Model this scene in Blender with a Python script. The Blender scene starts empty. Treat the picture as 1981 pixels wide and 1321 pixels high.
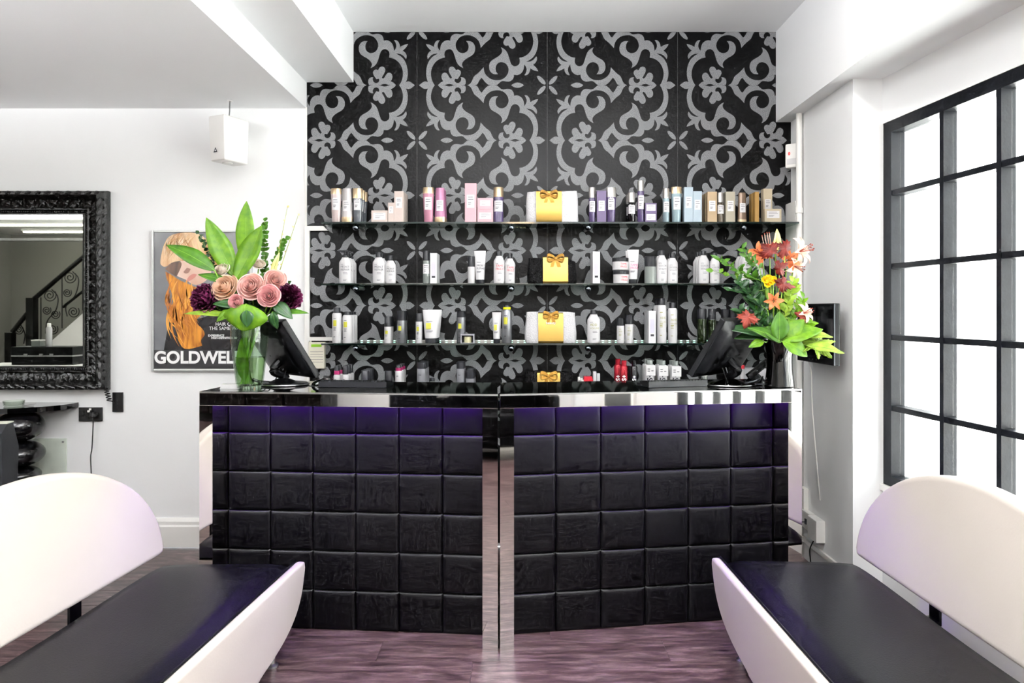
import bpy, bmesh, math, random
from math import sin, cos, pi, radians, sqrt, atan2
from mathutils import Vector, Matrix, Quaternion

# ------------------------------------------------------------------ camera, world, lights, exposure
F, CX, CY, CH = 1350.0, 1010.0, 600.0, 1.45      # focal length in px of the 1981x1321 frame, vanishing point, eye height
sc = bpy.context.scene
C = sc.collection
cam_d = bpy.data.cameras.new('camera'); cam = bpy.data.objects.new('camera', cam_d); C.objects.link(cam)
cam.location = (0, 0, CH); cam.rotation_euler = (pi/2, 0, 0)
cam_d.sensor_width = 36.0; cam_d.lens = F/1981*36
cam_d.shift_x = -(CX-990.5)/1981; cam_d.shift_y = -(660.5-CY)/1981
cam_d.clip_start = 0.02; cam_d.clip_end = 200
sc.camera = cam

w = bpy.data.worlds.new('overcast_sky'); sc.world = w; w.use_nodes = True
bg = w.node_tree.nodes['Background']; bg.inputs[0].default_value = (0.90, 0.96, 1.0, 1); bg.inputs[1].default_value = 7.0

vs = sc.view_settings
vs.view_transform = 'Standard'; vs.look = 'None'; vs.gamma = 1.0; vs.use_curve_mapping = False
vs.exposure = 0.54
sc.cycles.use_denoising = True
sc.cycles.use_adaptive_sampling = True; sc.cycles.adaptive_threshold = 0.05; sc.cycles.adaptive_min_samples = 12
sc.cycles.max_bounces = 7; sc.cycles.diffuse_bounces = 4; sc.cycles.glossy_bounces = 4
sc.cycles.transmission_bounces = 6; sc.cycles.transparent_max_bounces = 14
sc.cycles.caustics_reflective = False; sc.cycles.caustics_refractive = False
sc.cycles.sample_clamp_indirect = 6.0

sun_d = bpy.data.lights.new('sun', 'SUN'); sun_d.energy = 75.0; sun_d.angle = radians(3); sun_d.color = (1.0, 0.97, 0.92)
added_sun = bpy.data.objects.new('sun', sun_d); C.objects.link(added_sun)
added_sun.rotation_euler = Vector((0.15, -0.75, -0.64)).to_track_quat('-Z', 'Y').to_euler()     # added to brighten the paving; down the lane, never straight into the room

LAMP_W = 8.0          # each downlight added as fill in the reception ceiling
UPLIGHT = 205.0         # uplighters added to lift the ceilings, watts each
BATTEN = 9.0           # emission of the ceiling battens over the styling floor
LED = 75.0             # violet strips under the desk tops

# ------------------------------------------------------------------ helpers
def lin(c):
    if isinstance(c, str):
        c = tuple(int(c[i:i+2], 16) for i in (0, 2, 4))
    def f(u):
        u /= 255.0
        return u/12.92 if u <= 0.04045 else ((u+0.055)/1.055)**2.4
    return tuple(f(u) for u in c)

MATS = {}
def mat(name, col, rough=0.5, metal=0.0, spec=0.5, coat=0.0, trans=0.0, ior=1.45, emit=None, estr=0.0,
        noise=(14.0, 0.06), bump=None, sheen=0.0, stretch=(1, 1, 1), sss=0.0, alpha=1.0):
    if name in MATS: return MATS[name]
    m = bpy.data.materials.new(name); m.use_nodes = True; nt = m.node_tree; N = nt.nodes; L = nt.links
    b = N['Principled BSDF']; c = lin(col)
    b.inputs['Roughness'].default_value = rough; b.inputs['Metallic'].default_value = metal
    b.inputs['Specular IOR Level'].default_value = spec; b.inputs['IOR'].default_value = ior
    b.inputs['Coat Weight'].default_value = coat; b.inputs['Coat Roughness'].default_value = 0.05
    b.inputs['Transmission Weight'].default_value = trans; b.inputs['Sheen Weight'].default_value = sheen
    b.inputs['Alpha'].default_value = alpha
    if sss:
        b.inputs['Subsurface Weight'].default_value = sss; b.inputs['Subsurface Radius'].default_value = (0.01, 0.005, 0.004)
    if emit:
        b.inputs['Emission Color'].default_value = (*lin(emit), 1); b.inputs['Emission Strength'].default_value = estr
    b.inputs['Base Color'].default_value = (*c, 1)
    tc = None
    if noise or bump:
        tc = N.new('ShaderNodeTexCoord'); mp = N.new('ShaderNodeMapping'); mp.inputs['Scale'].default_value = stretch
        L.new(tc.outputs['Object'], mp.inputs['Vector'])
    if noise:
        n = N.new('ShaderNodeTexNoise'); n.inputs['Scale'].default_value = noise[0]; n.inputs['Detail'].default_value = 4
        L.new(mp.outputs[0], n.inputs['Vector'])
        r = N.new('ShaderNodeMapRange'); r.inputs['From Min'].default_value = 0.3; r.inputs['From Max'].default_value = 0.7
        r.inputs['To Min'].default_value = 1-noise[1]; r.inputs['To Max'].default_value = 1+noise[1]
        L.new(n.outputs['Fac'], r.inputs['Value'])
        mx = N.new('ShaderNodeVectorMath'); mx.operation = 'SCALE'; mx.inputs[0].default_value = c
        L.new(r.outputs[0], mx.inputs['Scale']); L.new(mx.outputs[0], b.inputs['Base Color'])
    if bump:
        n2 = N.new('ShaderNodeTexNoise'); n2.inputs['Scale'].default_value = bump[0]; n2.inputs['Detail'].default_value = 3
        L.new(mp.outputs[0], n2.inputs['Vector'])
        bp = N.new('ShaderNodeBump'); bp.inputs['Strength'].default_value = bump[1]; bp.inputs['Distance'].default_value = 0.01
        L.new(n2.outputs['Fac'], bp.inputs['Height']); L.new(bp.outputs[0], b.inputs['Normal'])
    MATS[name] = m
    return m

def P(px, py, Y):
    return Vector(((px-CX)/F*Y, Y, CH-(py-CY)/F*Y))

def mesh_obj(name, v, f, m, parent=None, loc=(0, 0, 0), smooth=False, fix=False, sharp=35):
    me = bpy.data.meshes.new(name); me.from_pydata([tuple(x) for x in v], [], f)
    if fix:
        bm = bmesh.new(); bm.from_mesh(me); bmesh.ops.recalc_face_normals(bm, faces=bm.faces); bm.to_mesh(me); bm.free()
    if smooth:
        me.polygons.foreach_set('use_smooth', [True]*len(me.polygons)); me.set_sharp_from_angle(angle=radians(sharp))
    me.materials.append(m)
    o = bpy.data.objects.new(name, me); C.objects.link(o)
    if parent: o.parent = parent
    o.location = loc
    return o

def wloc(o):
    p = Vector(o.location)
    while o.parent: o = o.parent; p = p+Vector(o.location)
    return p

class G:
    """mesh collector in world coordinates"""
    def __init__(s): s.v = []; s.f = []
    def add(s, v, f):
        b = len(s.v); s.v += [Vector(x) for x in v]; s.f += [tuple(i+b for i in q) for q in f]; return s
    def box(s, a, b):
        x0, y0, z0 = a; x1, y1, z1 = b
        return s.add([(x0,y0,z0),(x1,y0,z0),(x1,y1,z0),(x0,y1,z0),(x0,y0,z1),(x1,y0,z1),(x1,y1,z1),(x0,y1,z1)],
                     [(3,2,1,0),(4,5,6,7),(0,1,5,4),(1,2,6,5),(2,3,7,6),(3,0,4,7)])
    def bbox(s, a, b, r=0.004):
        """box with bevelled vertical and horizontal edges"""
        bm = bmesh.new(); bmesh.ops.create_cube(bm, size=1)
        c = [(a[i]+b[i])/2 for i in range(3)]; d = [abs(b[i]-a[i]) for i in range(3)]
        for q in bm.verts: q.co = Vector((c[0]+q.co.x*d[0], c[1]+q.co.y*d[1], c[2]+q.co.z*d[2]))
        bmesh.ops.bevel(bm, geom=bm.edges[:], offset=min(r, min(d)*0.45), segments=2, profile=0.7, affect='EDGES')
        bm.verts.index_update(); s.add([q.co.copy() for q in bm.verts], [[x.index for x in q.verts] for q in bm.faces]); bm.free()
        return s
    def lathe(s, prof, c=(0,0,0), n=20, sx=1.0, sy=1.0, cap=True):
        v = []; f = []; m = len(prof)
        for (r, z) in prof:
            for k in range(n):
                a = 2*pi*k/n; v.append((c[0]+r*sx*cos(a), c[1]+r*sy*sin(a), c[2]+z))
        for i in range(m-1):
            for k in range(n):
                k2 = (k+1) % n; f.append((i*n+k, i*n+k2, (i+1)*n+k2, (i+1)*n+k))
        if cap:
            f.append(tuple(range(n-1, -1, -1))); f.append(tuple((m-1)*n+k for k in range(n)))
        return s.add(v, f)
    def tube(s, pts, r, n=8, taper=None, cap=True):
        pts = [Vector(p) for p in pts]; v = []; f = []; m = len(pts)
        up = Vector((0.13, 0.31, 0.94)).normalized()
        for i, p in enumerate(pts):
            t = (pts[min(i+1, m-1)]-pts[max(i-1, 0)])
            t = t.normalized() if t.length > 1e-9 else Vector((0,0,1))
            a = t.cross(up)
            if a.length < 1e-3: a = t.cross(Vector((1,0,0)))
            a.normalize(); b = t.cross(a); up = -(a.cross(t)) if False else up
            rr = r if taper is None else r*(1+(taper-1)*i/max(1, m-1))
            for k in range(n):
                q = 2*pi*k/n; v.append(p+a*(cos(q)*rr)+b*(sin(q)*rr))
        for i in range(m-1):
            for k in range(n):
                k2 = (k+1) % n; f.append((i*n+k, i*n+k2, (i+1)*n+k2, (i+1)*n+k))
        if cap: f.append(tuple(range(n-1, -1, -1))); f.append(tuple((m-1)*n+k for k in range(n)))
        return s.add(v, f)
    def ball(s, c, r, n=16, m=10, sc=(1,1,1)):
        pr = [(max(r*sin(pi*i/m), r*0.01), -r*cos(pi*i/m)*sc[2]) for i in range(m+1)]
        return s.lathe(pr, c, n, sc[0], sc[1])
    def prism(s, poly, d, o=(0,0,0), ax='xz'):
        """extrude a 2-D outline by d; ax names the outline's plane"""
        n = len(poly); v = []
        for k in (0, 1):
            for (a, b) in poly:
                if ax == 'xz': v.append((o[0]+a, o[1]+d*k, o[2]+b))
                elif ax == 'xy': v.append((o[0]+a, o[1]+b, o[2]+d*k))
                else: v.append((o[0]+d*k, o[1]+a, o[2]+b))
        f = [tuple(range(n)), tuple(range(2*n-1, n-1, -1))]+[(i, (i+1) % n, n+(i+1) % n, n+i) for i in range(n)]
        return s.add(v, f)
    def grid(s, fn, nu, nv, closed=False):
        v = [fn(i/nu, j/nv) for j in range(nv+1) for i in range(nu+1)]; f = []
        for j in range(nv):
            for i in range(nu):
                a = j*(nu+1)+i; f.append((a, a+1, a+nu+2, a+nu+1))
        return s.add(v, f)
    def map(s, fn): s.v = [Vector(fn(p)) for p in s.v]; return s
    def build(s, name, m, parent=None, smooth=False, fix=True, at=None, sharp=35):
        if parent is not None:
            o = wloc(parent); return mesh_obj(name, [p-o for p in s.v], s.f, m, parent, (0,0,0), smooth, fix, sharp)
        if at is None: return mesh_obj(name, s.v, s.f, m, None, (0,0,0), smooth, fix, sharp)
        o = Vector(at); return mesh_obj(name, [p-o for p in s.v], s.f, m, None, o, smooth, fix, sharp)

def tag(o, label, cat, group=None):
    o['label'] = label; o['category'] = cat
    if group: o['group'] = group
    return o
def thing(name, label, cat, loc=(0,0,0), group=None):
    o = bpy.data.objects.new(name, None); C.objects.link(o); o.location = loc; o.empty_display_size = 0.05
    return tag(o, label, cat, group)
def struct(o): o['kind'] = 'structure'; return o
def stuff(o): o['kind'] = 'stuff'; return o
def dup(root, dloc, label):
    r = root.copy(); C.objects.link(r); r.location = Vector(root.location)+Vector(dloc); r['label'] = label
    for ch in list(root.children):
        c = ch.copy(); C.objects.link(c); c.parent = r
        for g in list(ch.children):
            d = g.copy(); C.objects.link(d); d.parent = c
    return r

def bez(p0, p1, p2, n=10):
    p0, p1, p2 = Vector(p0), Vector(p1), Vector(p2)
    return [p0*(1-t)**2+p1*2*t*(1-t)+p2*t*t for t in [i/n for i in range(n+1)]]
def spline(pts, n=6):
    """Catmull-Rom through points"""
    p = [Vector(q) for q in pts]; p = [p[0]*2-p[1]]+p+[p[-1]*2-p[-2]]; out = []
    for i in range(1, len(p)-2):
        for k in range(n):
            t = k/n
            out.append(0.5*((2*p[i])+(p[i+1]-p[i-1])*t+(2*p[i-1]-5*p[i]+4*p[i+1]-p[i+2])*t*t+(-p[i-1]+3*p[i]-3*p[i+1]+p[i+2])*t**3))
    out.append(p[-2]); return out

def curve_mesh(cu):
    ob = bpy.data.objects.new('tmp', cu); C.objects.link(ob)
    dg = bpy.context.evaluated_depsgraph_get(); ev = ob.evaluated_get(dg); me = ev.to_mesh()
    v = [(q.co.x, q.co.y) for q in me.vertices]; f = [tuple(q.vertices) for q in me.polygons]
    ev.to_mesh_clear(); bpy.data.objects.remove(ob); bpy.data.curves.remove(cu)
    return v, f
def fill(polys):
    cu = bpy.data.curves.new('tmp', 'CURVE'); cu.dimensions = '2D'; cu.fill_mode = 'BOTH'
    for p in polys:
        s = cu.splines.new('POLY'); s.points.add(len(p)-1); s.use_cyclic_u = True
        for i, q in enumerate(p): s.points[i].co = (q[0], q[1], 0, 1)
    return curve_mesh(cu)
TXT = {}
def text(s, bold=0.0, align='CENTER', res=3):
    """unit-height flat lettering: (verts, faces, width)"""
    k = (s, bold, align, res)
    if k not in TXT:
        cu = bpy.data.curves.new('tmp', 'FONT'); cu.body = s; cu.size = 1.0; cu.offset = bold; cu.resolution_u = res
        cu.align_x = align
        TXT[k] = curve_mesh(cu)
    return TXT[k]
def chaikin(p, it=2, ang=58):
    for _ in range(it):
        n = len(p); out = []
        for i in range(n):
            a, b, c = p[i-1], p[i], p[(i+1) % n]
            u = (b[0]-a[0], b[1]-a[1]); w_ = (c[0]-b[0], c[1]-b[1])
            lu = sqrt(u[0]**2+u[1]**2) or 1; lw = sqrt(w_[0]**2+w_[1]**2) or 1
            d = max(-1, min(1, (u[0]*w_[0]+u[1]*w_[1])/lu/lw))
            if math.degrees(math.acos(d)) > ang: out.append(b)
            else:
                out.append((b[0]+(a[0]-b[0])*0.25, b[1]+(a[1]-b[1])*0.25)); out.append((b[0]+(c[0]-b[0])*0.25, b[1]+(c[1]-b[1])*0.25))
        p = out
    return p

# ------------------------------------------------------------------ materials
WHITE = mat('white_wall_paint', 'f3f4f5', 0.6, noise=(2.0, 0.01), bump=(60, 0.03))
CEIL = mat('white_ceiling_paint', 'f6f7f8', 0.7, noise=(1.2, 0.015))
TRIM = mat('white_gloss_trim', 'f2f1ee', 0.35, noise=(5, 0.02))
PLASTIC_W = mat('white_plastic', 'f0efec', 0.35, noise=(9, 0.02))
BLACKP = mat('black_plastic', '0f1012', 0.38, noise=(30, 0.1), spec=0.25)
BLACKG = mat('black_gloss', '050506', 0.06, coat=0.4, noise=(3, 0.05))
RUBBER = mat('black_rubber', '101010', 0.6)
CHROME = mat('mirror_chrome', 'e9e6e2', 0.025, metal=1.0, noise=(3, 0.01))
STEEL = mat('brushed_steel', 'b9b9b9', 0.3, metal=1.0, noise=(40, 0.08))
VINYL = mat('black_vinyl', '08080b', 0.4, noise=(6, 0.15), bump=(160, 0.06), spec=0.16)
VINYL_W = mat('white_vinyl', 'c1b9b1', 0.38, noise=(3, 0.03), bump=(120, 0.03))
PADDING = mat('black_padded_leatherette', '050507', 0.42, noise=(8, 0.15), bump=(11, 0.035), spec=0.26)
FRAMEB = mat('black_window_paint', '101217', 0.42, noise=(20, 0.2), bump=(50, 0.1), spec=0.18)
ORNATE = mat('black_carved_wood', '0b0b0a', 0.3, noise=(40, 0.3), bump=(90, 0.5))
SILVER_CAP = mat('satin_silver_cap', 'b5b2ae', 0.28, metal=0.9)
GOLD_CAP = mat('satin_champagne_cap', 'bfa98a', 0.28, metal=0.85)
GOLD = mat('gold_foil', '957a40', 0.36, metal=0.95, noise=(6, 0.1), bump=(12, 0.05))
RIBBON = mat('gold_ribbon', 'b0812c', 0.45, metal=0.3, noise=(60, 0.12), sheen=0.3)
LABELW = mat('white_label', 'd2d1d2', 0.5)
INK = mat('grey_print', '5a5a62', 0.6)
INKD = mat('dark_print', '2a2a30', 0.6)
INKR = mat('red_print', 'c2303e', 0.6)
INKP = mat('pink_print', 'cf3d7d', 0.6)
INKG = mat('olive_print', '8b8a3a', 0.6)
YELLOW = mat('yellow_print', 'b0ad34', 0.5)
WHITEPRINT = mat('white_print', 'f4f4f4', 0.6)
BOTTLEW = mat('white_bottle_plastic', 'bfbec0', 0.32, noise=(20, 0.015))
CAPD = mat('charcoal_cap', '1b1c20', 0.35, spec=0.3)
def glass_mat(name, col, tint=0.9, rough=0.0, fres=1.45):
    """thin clear sheet: transparent with a reflecting face"""
    if name in MATS: return MATS[name]
    m = bpy.data.materials.new(name); m.use_nodes = True; nt = m.node_tree; N = nt.nodes; L = nt.links
    N.remove(N['Principled BSDF']); out = N['Material Output']
    t = N.new('ShaderNodeBsdfTransparent'); g = N.new('ShaderNodeBsdfGlossy'); g.inputs['Roughness'].default_value = rough
    c = lin(col); t.inputs[0].default_value = (*c, 1)
    lw = N.new('ShaderNodeLayerWeight'); pw = N.new('ShaderNodeMath'); pw.operation = 'POWER'; pw.inputs[1].default_value = 5.0
    fr = N.new('ShaderNodeMath'); fr.operation = 'MULTIPLY_ADD'; f0 = ((fres-1)/(fres+1))**2; fr.inputs[1].default_value = 1-f0; fr.inputs[2].default_value = f0
    L.new(lw.outputs['Facing'], pw.inputs[0]); L.new(pw.outputs[0], fr.inputs[0]); mx = N.new('ShaderNodeMixShader')
    n = N.new('ShaderNodeTexNoise'); n.inputs['Scale'].default_value = 3
    r = N.new('ShaderNodeMapRange'); r.inputs['To Min'].default_value = rough; r.inputs['To Max'].default_value = rough+0.01
    L.new(n.outputs['Fac'], r.inputs['Value']); L.new(r.outputs[0], g.inputs['Roughness'])
    L.new(fr.outputs[0], mx.inputs[0]); L.new(t.outputs[0], mx.inputs[1]); L.new(g.outputs[0], mx.inputs[2])
    L.new(mx.outputs[0], out.inputs['Surface']); MATS[name] = m
    return m
PANE = glass_mat('window_glass', 'fbfdfd')
SHELFGLASS = glass_mat('shelf_glass', 'c9d6d0', fres=1.5)
SHELFEDGE = mat('shelf_glass_edge', '0f1c19', 0.1, coat=0.5, noise=(20, 0.2))
SMOKE = mat('smoky_clear_plastic', '4b4f55', 0.15, coat=0.5)

def plank_mat():
    m = bpy.data.materials.new('purple_brown_wood_plank'); m.use_nodes = True; nt = m.node_tree; N = nt.nodes; L = nt.links
    b = N['Principled BSDF']; b.inputs['Roughness'].default_value = 0.32; b.inputs['Specular IOR Level'].default_value = 0.45
    tc = N.new('ShaderNodeTexCoord'); oi = N.new('ShaderNodeObjectInfo')
    ad = N.new('ShaderNodeVectorMath'); ad.operation = 'MULTIPLY_ADD'; ad.inputs[1].default_value = (1, 1, 1)
    cb = N.new('ShaderNodeCombineXYZ'); sm = N.new('ShaderNodeMath'); sm.operation = 'MULTIPLY'; sm.inputs[1].default_value = 37
    L.new(oi.outputs['Random'], sm.inputs[0]); L.new(sm.outputs[0], cb.inputs[0]); L.new(sm.outputs[0], cb.inputs[1])
    L.new(tc.outputs['Object'], ad.inputs[0]); L.new(cb.outputs[0], ad.inputs[2])
    mp = N.new('ShaderNodeMapping'); mp.inputs['Scale'].default_value = (2.2, 14, 1); L.new(ad.outputs[0], mp.inputs[0])
    n1 = N.new('ShaderNodeTexNoise'); n1.inputs['Scale'].default_value = 2.4; n1.inputs['Detail'].default_value = 9; n1.inputs['Roughness'].default_value = 0.74; n1.inputs['Distortion'].default_value = 0.5
    mp2 = N.new('ShaderNodeMapping'); mp2.inputs['Scale'].default_value = (5, 16, 1); L.new(ad.outputs[0], mp2.inputs[0])
    n2 = N.new('ShaderNodeTexNoise'); n2.inputs['Scale'].default_value = 1.6; n2.inputs['Detail'].default_value = 7; n2.inputs['Roughness'].default_value = 0.65; n2.inputs['Distortion'].default_value = 0.8
    L.new(mp.outputs[0], n1.inputs[0]); L.new(mp2.outputs[0], n2.inputs[0])
    r = N.new('ShaderNodeValToRGB'); e = r.color_ramp.elements
    e[0].position = 0.32; e[0].color = (*lin('1c1216'), 1); e[1].position = 0.70; e[1].color = (*lin('84706f'), 1)
    x = r.color_ramp.elements.new(0.48); x.color = (*lin('4e3b3c'), 1)
    L.new(n1.outputs['Fac'], r.inputs[0])
    r2 = N.new('ShaderNodeMapRange'); r2.inputs['From Min'].default_value = 0.3; r2.inputs['From Max'].default_value = 0.62
    r2.inputs['To Min'].default_value = 0.38; r2.inputs['To Max'].default_value = 1.05; L.new(n2.outputs['Fac'], r2.inputs['Value'])
    mx = N.new('ShaderNodeVectorMath'); mx.operation = 'SCALE'; L.new(r.outputs[0], mx.inputs[0]); L.new(r2.outputs[0], mx.inputs['Scale'])
    L.new(mx.outputs[0], b.inputs['Base Color'])
    bp = N.new('ShaderNodeBump'); bp.inputs['Strength'].default_value = 0.12; bp.inputs['Distance'].default_value = 0.004
    L.new(n1.outputs['Fac'], bp.inputs['Height']); L.new(bp.outputs[0], b.inputs['Normal'])
    return m
PLANK = plank_mat()

# ------------------------------------------------------------------ the room shell
DW = 4.29                       # wall behind the shelves
SW = F/DW                       # px per metre on it
ZC, ZL, ZS, ZB = 3.16, 2.69, 2.85, 2.605      # ceilings: reception, styling floor, step between, beam over window
XL, YR = -8.4, -3.0
def S(name, a, b, m): return struct(G().box(a, b).build(name, m, fix=False))
wall_back = S('wall_back', (XL-0.15, DW, 0), (1.80, DW+0.16, 3.3), WHITE)
S('wall_left', (XL-0.15, YR, 0), (XL, DW, 3.3), WHITE)
S('ceiling', (-1.036, YR, ZC), (1.56, DW, 3.3), CEIL)
S('ceiling', (XL, YR, ZL), (-1.325, DW, 3.3), CEIL)
S('trim_1', (-1.325, YR, ZS), (-1.036, DW, 3.3), CEIL)
S('trim_2', (1.56, YR, ZB), (2.95, DW, 3.3), WHITE)
S('wall_right', (1.652, 3.485, 0), (2.05, DW, ZB), WHITE)

# window wall: slightly turned, runs from the pier towards the street door
W0 = Vector((1.80, 3.485, 0)); wu = Vector((0.11, -1, 0)).normalized(); wn = Vector((1, 0.11, 0)).normalized()
def WM(p): return W0+wu*p[0]+wn*p[1]+Vector((0, 0, p[2]))
WT, WBm, NC, CWD = 2.38, 0.585, 9, 0.3205
WL = 0.07+NC*CWD+0.045
def SW_(name, a, b, m): return struct(G().box(a, b).map(WM).build(name, m))
SW_('wall_right', (0, 0, 0), (WL, 0.24, WBm), WHITE)
SW_('wall_right', (0, 0, WT), (WL, 0.24, ZB), WHITE)
SW_('wall_right', (WL, 0, 0), (6.52, 0.24, ZB), WHITE)
win = struct(bpy.data.objects.new('window_1', None)); C.objects.link(win); win.location = WM((WL/2, 0.03, WBm))
fr0, fr1 = 0.004, 0.075          # frame depth from the inner wall face
zb = [0.62, 0.969, 1.316, 1.666, 2.026]
G().box((0, fr0, WBm), (0.062, fr1, WT)).map(WM).build('window_stile', FRAMEB, win)
G().box((WL-0.062, fr0, WBm), (WL, fr1, WT)).map(WM).build('window_stile', FRAMEB, win)
G().box((0.062, fr0, WT-0.055), (WL-0.062, fr1, WT)).map(WM).build('window_rail', FRAMEB, win)
G().box((0.062, fr0, WBm), (WL-0.062, fr1, 0.635)).map(WM).build('window_rail', FRAMEB, win)
G().box((-0.0, -0.015, WBm-0.03), (WL, 0.10, WBm)).map(WM).build('window_sill', TRIM, win)
ub = [0.075+i*CWD for i in range(NC+1)]
for i in range(1, NC):
    G().box((ub[i]+0.0, fr0+0.002, 0.635), (ub[i]+0.026, fr1-0.005, WT-0.055)).map(WM).build('mullion', FRAMEB, win)
for z in zb[1:]:
    G().box((0.062, fr0+0.004, z-0.013), (WL-0.062, fr1-0.008, z+0.013)).map(WM).build('glazing_bar', FRAMEB, win)
zz = [0.635]+zb[1:]+[WT-0.055]
for i in range(NC):
    a = 0.062 if i == 0 else ub[i]+0.026; b = ub[i+1] if i < NC-1 else WL-0.062
    for k in range(5):
        z0 = zz[k]+(0.013 if k else 0); z1 = zz[k+1]-(0.013 if k < 4 else 0)
        G().box((a, 0.050, z0), (b, 0.054, z1)).map(WM).build('window_pane', PANE, win)

# street front behind the camera
S('wall_rear', (XL, YR-0.2, 0), (-2.7, YR, 3.3), WHITE)
S('wall_rear', (-2.7, YR-0.2, 2.62), (2.6, YR, 3.3), WHITE)
S('wall_rear', (2.15, YR-0.2, 0), (2.9, YR, 2.62), WHITE)
win2 = struct(bpy.data.objects.new('window_2', None)); C.objects.link(win2); win2.location = (-0.2, YR, 0)
xs = [-2.7, -1.75, -0.75, 0.25, 1.2, 2.15]
for x in xs: G().box((max(-2.7, x-0.05), YR-0.09, 0), (min(2.15, x+0.05), YR-0.02, 2.62)).build('window_stile', FRAMEB, win2)
for i in range(5):
    x0, x1 = max(-2.7, xs[i]-0.05)+(0.1 if i else 0.1), xs[i+1]-0.05
    zr = 0.78 if i < 3 else 0.16  # solid risers in the left bays shaped to darken the chrome reflections
    G().box((xs[i]+0.05, YR-0.09, 0), (x1, YR-0.02, zr)).build('window_rail', FRAMEB, win2)
    G().box((xs[i]+0.05, YR-0.09, 2.05), (x1, YR-0.02, 2.11)).build('window_rail', FRAMEB, win2)
    G().box((xs[i]+0.05, YR-0.06, zr), (x1, YR-0.055, 2.05)).build('window_pane', PANE, win2)
    G().box((xs[i]+0.05, YR-0.06, 2.11), (x1, YR-0.055, 2.62)).build('window_pane', PANE, win2)

# floor: slab with individually laid planks over the reception
floor = S('floor', (XL, YR, -0.12), (2.9, DW, -0.004), PLANK)
random.seed(4)
PW, PL = 0.181, 1.22
def plank_mesh(L_):
    me = bpy.data.meshes.new('plank'); g = G().bbox((-L_/2+0.0008, -PW/2+0.0007, -0.0039), (L_/2-0.0008, PW/2-0.0007, 0.0), 0.0012)
    me.from_pydata([tuple(p) for p in g.v], [], g.f); me.materials.append(PLANK); return me
PM = {}
def add_plank(x0, x1, y):
    L_ = round(x1-x0, 3)
    if L_ < 0.05: return
    if L_ not in PM: PM[L_] = plank_mesh(L_)
    o = bpy.data.objects.new('plank', PM[L_]); C.objects.link(o); o.parent = floor; o.location = ((x0+x1)/2, y, 0)
yj = 2.883                       # joint seen just in front of the desks
r0 = int((yj-0.6)/PW)
offs = [0.36, 0.83, 0.11, 0.58, 0.97, 0.30, 0.70]
row = 0
y = yj-r0*PW
while y+PW < DW+0.02:
    y0, y1 = y, y+PW
    xstart = -3.9-PL*offs[row % 7]
    x = xstart
    while x < 2.0:
        a, b = max(x, -3.9), min(x+PL, 2.0)
        if y1 < DW: add_plank(a, b, (y0+y1)/2)
        x += PL
    y += PW; row += 1
# skirting
G1 = G().prism([(0,0),(-0.022,0),(-0.022,0.125),(-0.016,0.135),(-0.016,0.155),(-0.006,0.175),(0,0.175)], 1, ax='yz')
def skirt(name, x0, x1, y):
    g = G().prism([(y,0.0),(y-0.022,0.0),(y-0.022,0.125),(y-0.016,0.135),(y-0.016,0.155),(y-0.006,0.175),(y,0.175)], x1-x0, (x0,0,0), 'yz')
    return struct(g.build(name, TRIM))
skirt('baseboard_back', -8.3, -1.345, DW)

# outside: pavement and the pale house across the lane
S('pavement', (2.0, -16, -0.2), (10, 24, -0.08), mat('pale_paving', 'dcdcda', 0.8, noise=(3, 0.06)))
S('pavement', (-12, -16, -0.2), (2.0, YR-0.2, -0.08), MATS['pale_paving'])
struct(G().box((-12, -9.5, -0.1), (6, -9, 9)).build('house_facade', mat('grey_brick_front', '3f3c3a', 0.9, noise=(9, 0.2))))  # unseen dark house added to cut daylight through the street front
hs = G().box((9.0, -8, -0.1), (9.5, 22, 5.6)).build('house_facade', mat('white_render', 'f4f4f2', 0.8, noise=(2, 0.02)))
struct(hs)
FX = 9.0
def at_facade(px, py): Y = FX*F/(px-CX); return P(px, py, Y)
c0 = at_facade(1757, 256)
cc = thing('security_camera', 'small round security camera on the white house seen through the top left pane', 'camera', c0)
KC = 1.9
G().lathe([(0.035,0),(0.035,0.02),(0.012,0.03),(0.012,0.10)], (0,0,0), 14).map(lambda p: c0+KC*Vector((-p[2], p[0], p[1]+0.03))).build('bracket', PLASTIC_W, cc, smooth=True)
G().lathe([(0.01,-0.05),(0.045,-0.04),(0.05,0.0),(0.045,0.08),(0.03,0.1)], (0,0,0), 18).map(lambda p: c0+KC*Vector((-0.11+p[0]*0.9, -p[2]*0.7+p[0]*0.2, p[1]-0.02))).build('housing', mat('grey_camera', '8f9498', 0.4), cc, smooth=True)
G().ball(c0+KC*Vector((-0.125, -0.07, -0.02)), 0.026*KC).build('lens', mat('grey_lens', '5c6166', 0.1), cc, smooth=True)
c1 = at_facade(1888, 738)
nt_ = thing('wall_notice', 'faint paper notice on the white house seen through the lower panes', 'notice', c1)
G().box(c1+Vector((-0.006,-0.26,-0.38)), c1+Vector((0,0.26,0.38))).build('paper', LABELW, nt_)
for (dy, dz, w2, h2) in ((-0.0, 0.17, 0.26, 0.19), (0.0, -0.1, 0.38, 0.022), (0, -0.15, 0.38, 0.022), (0.1, -0.25, 0.1, 0.08)):
    G().box(c1+Vector((-0.008, dy-w2/2, dz-h2/2)), c1+Vector((-0.005, dy+w2/2, dz+h2/2))).build('print', INK, nt_)

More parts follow.
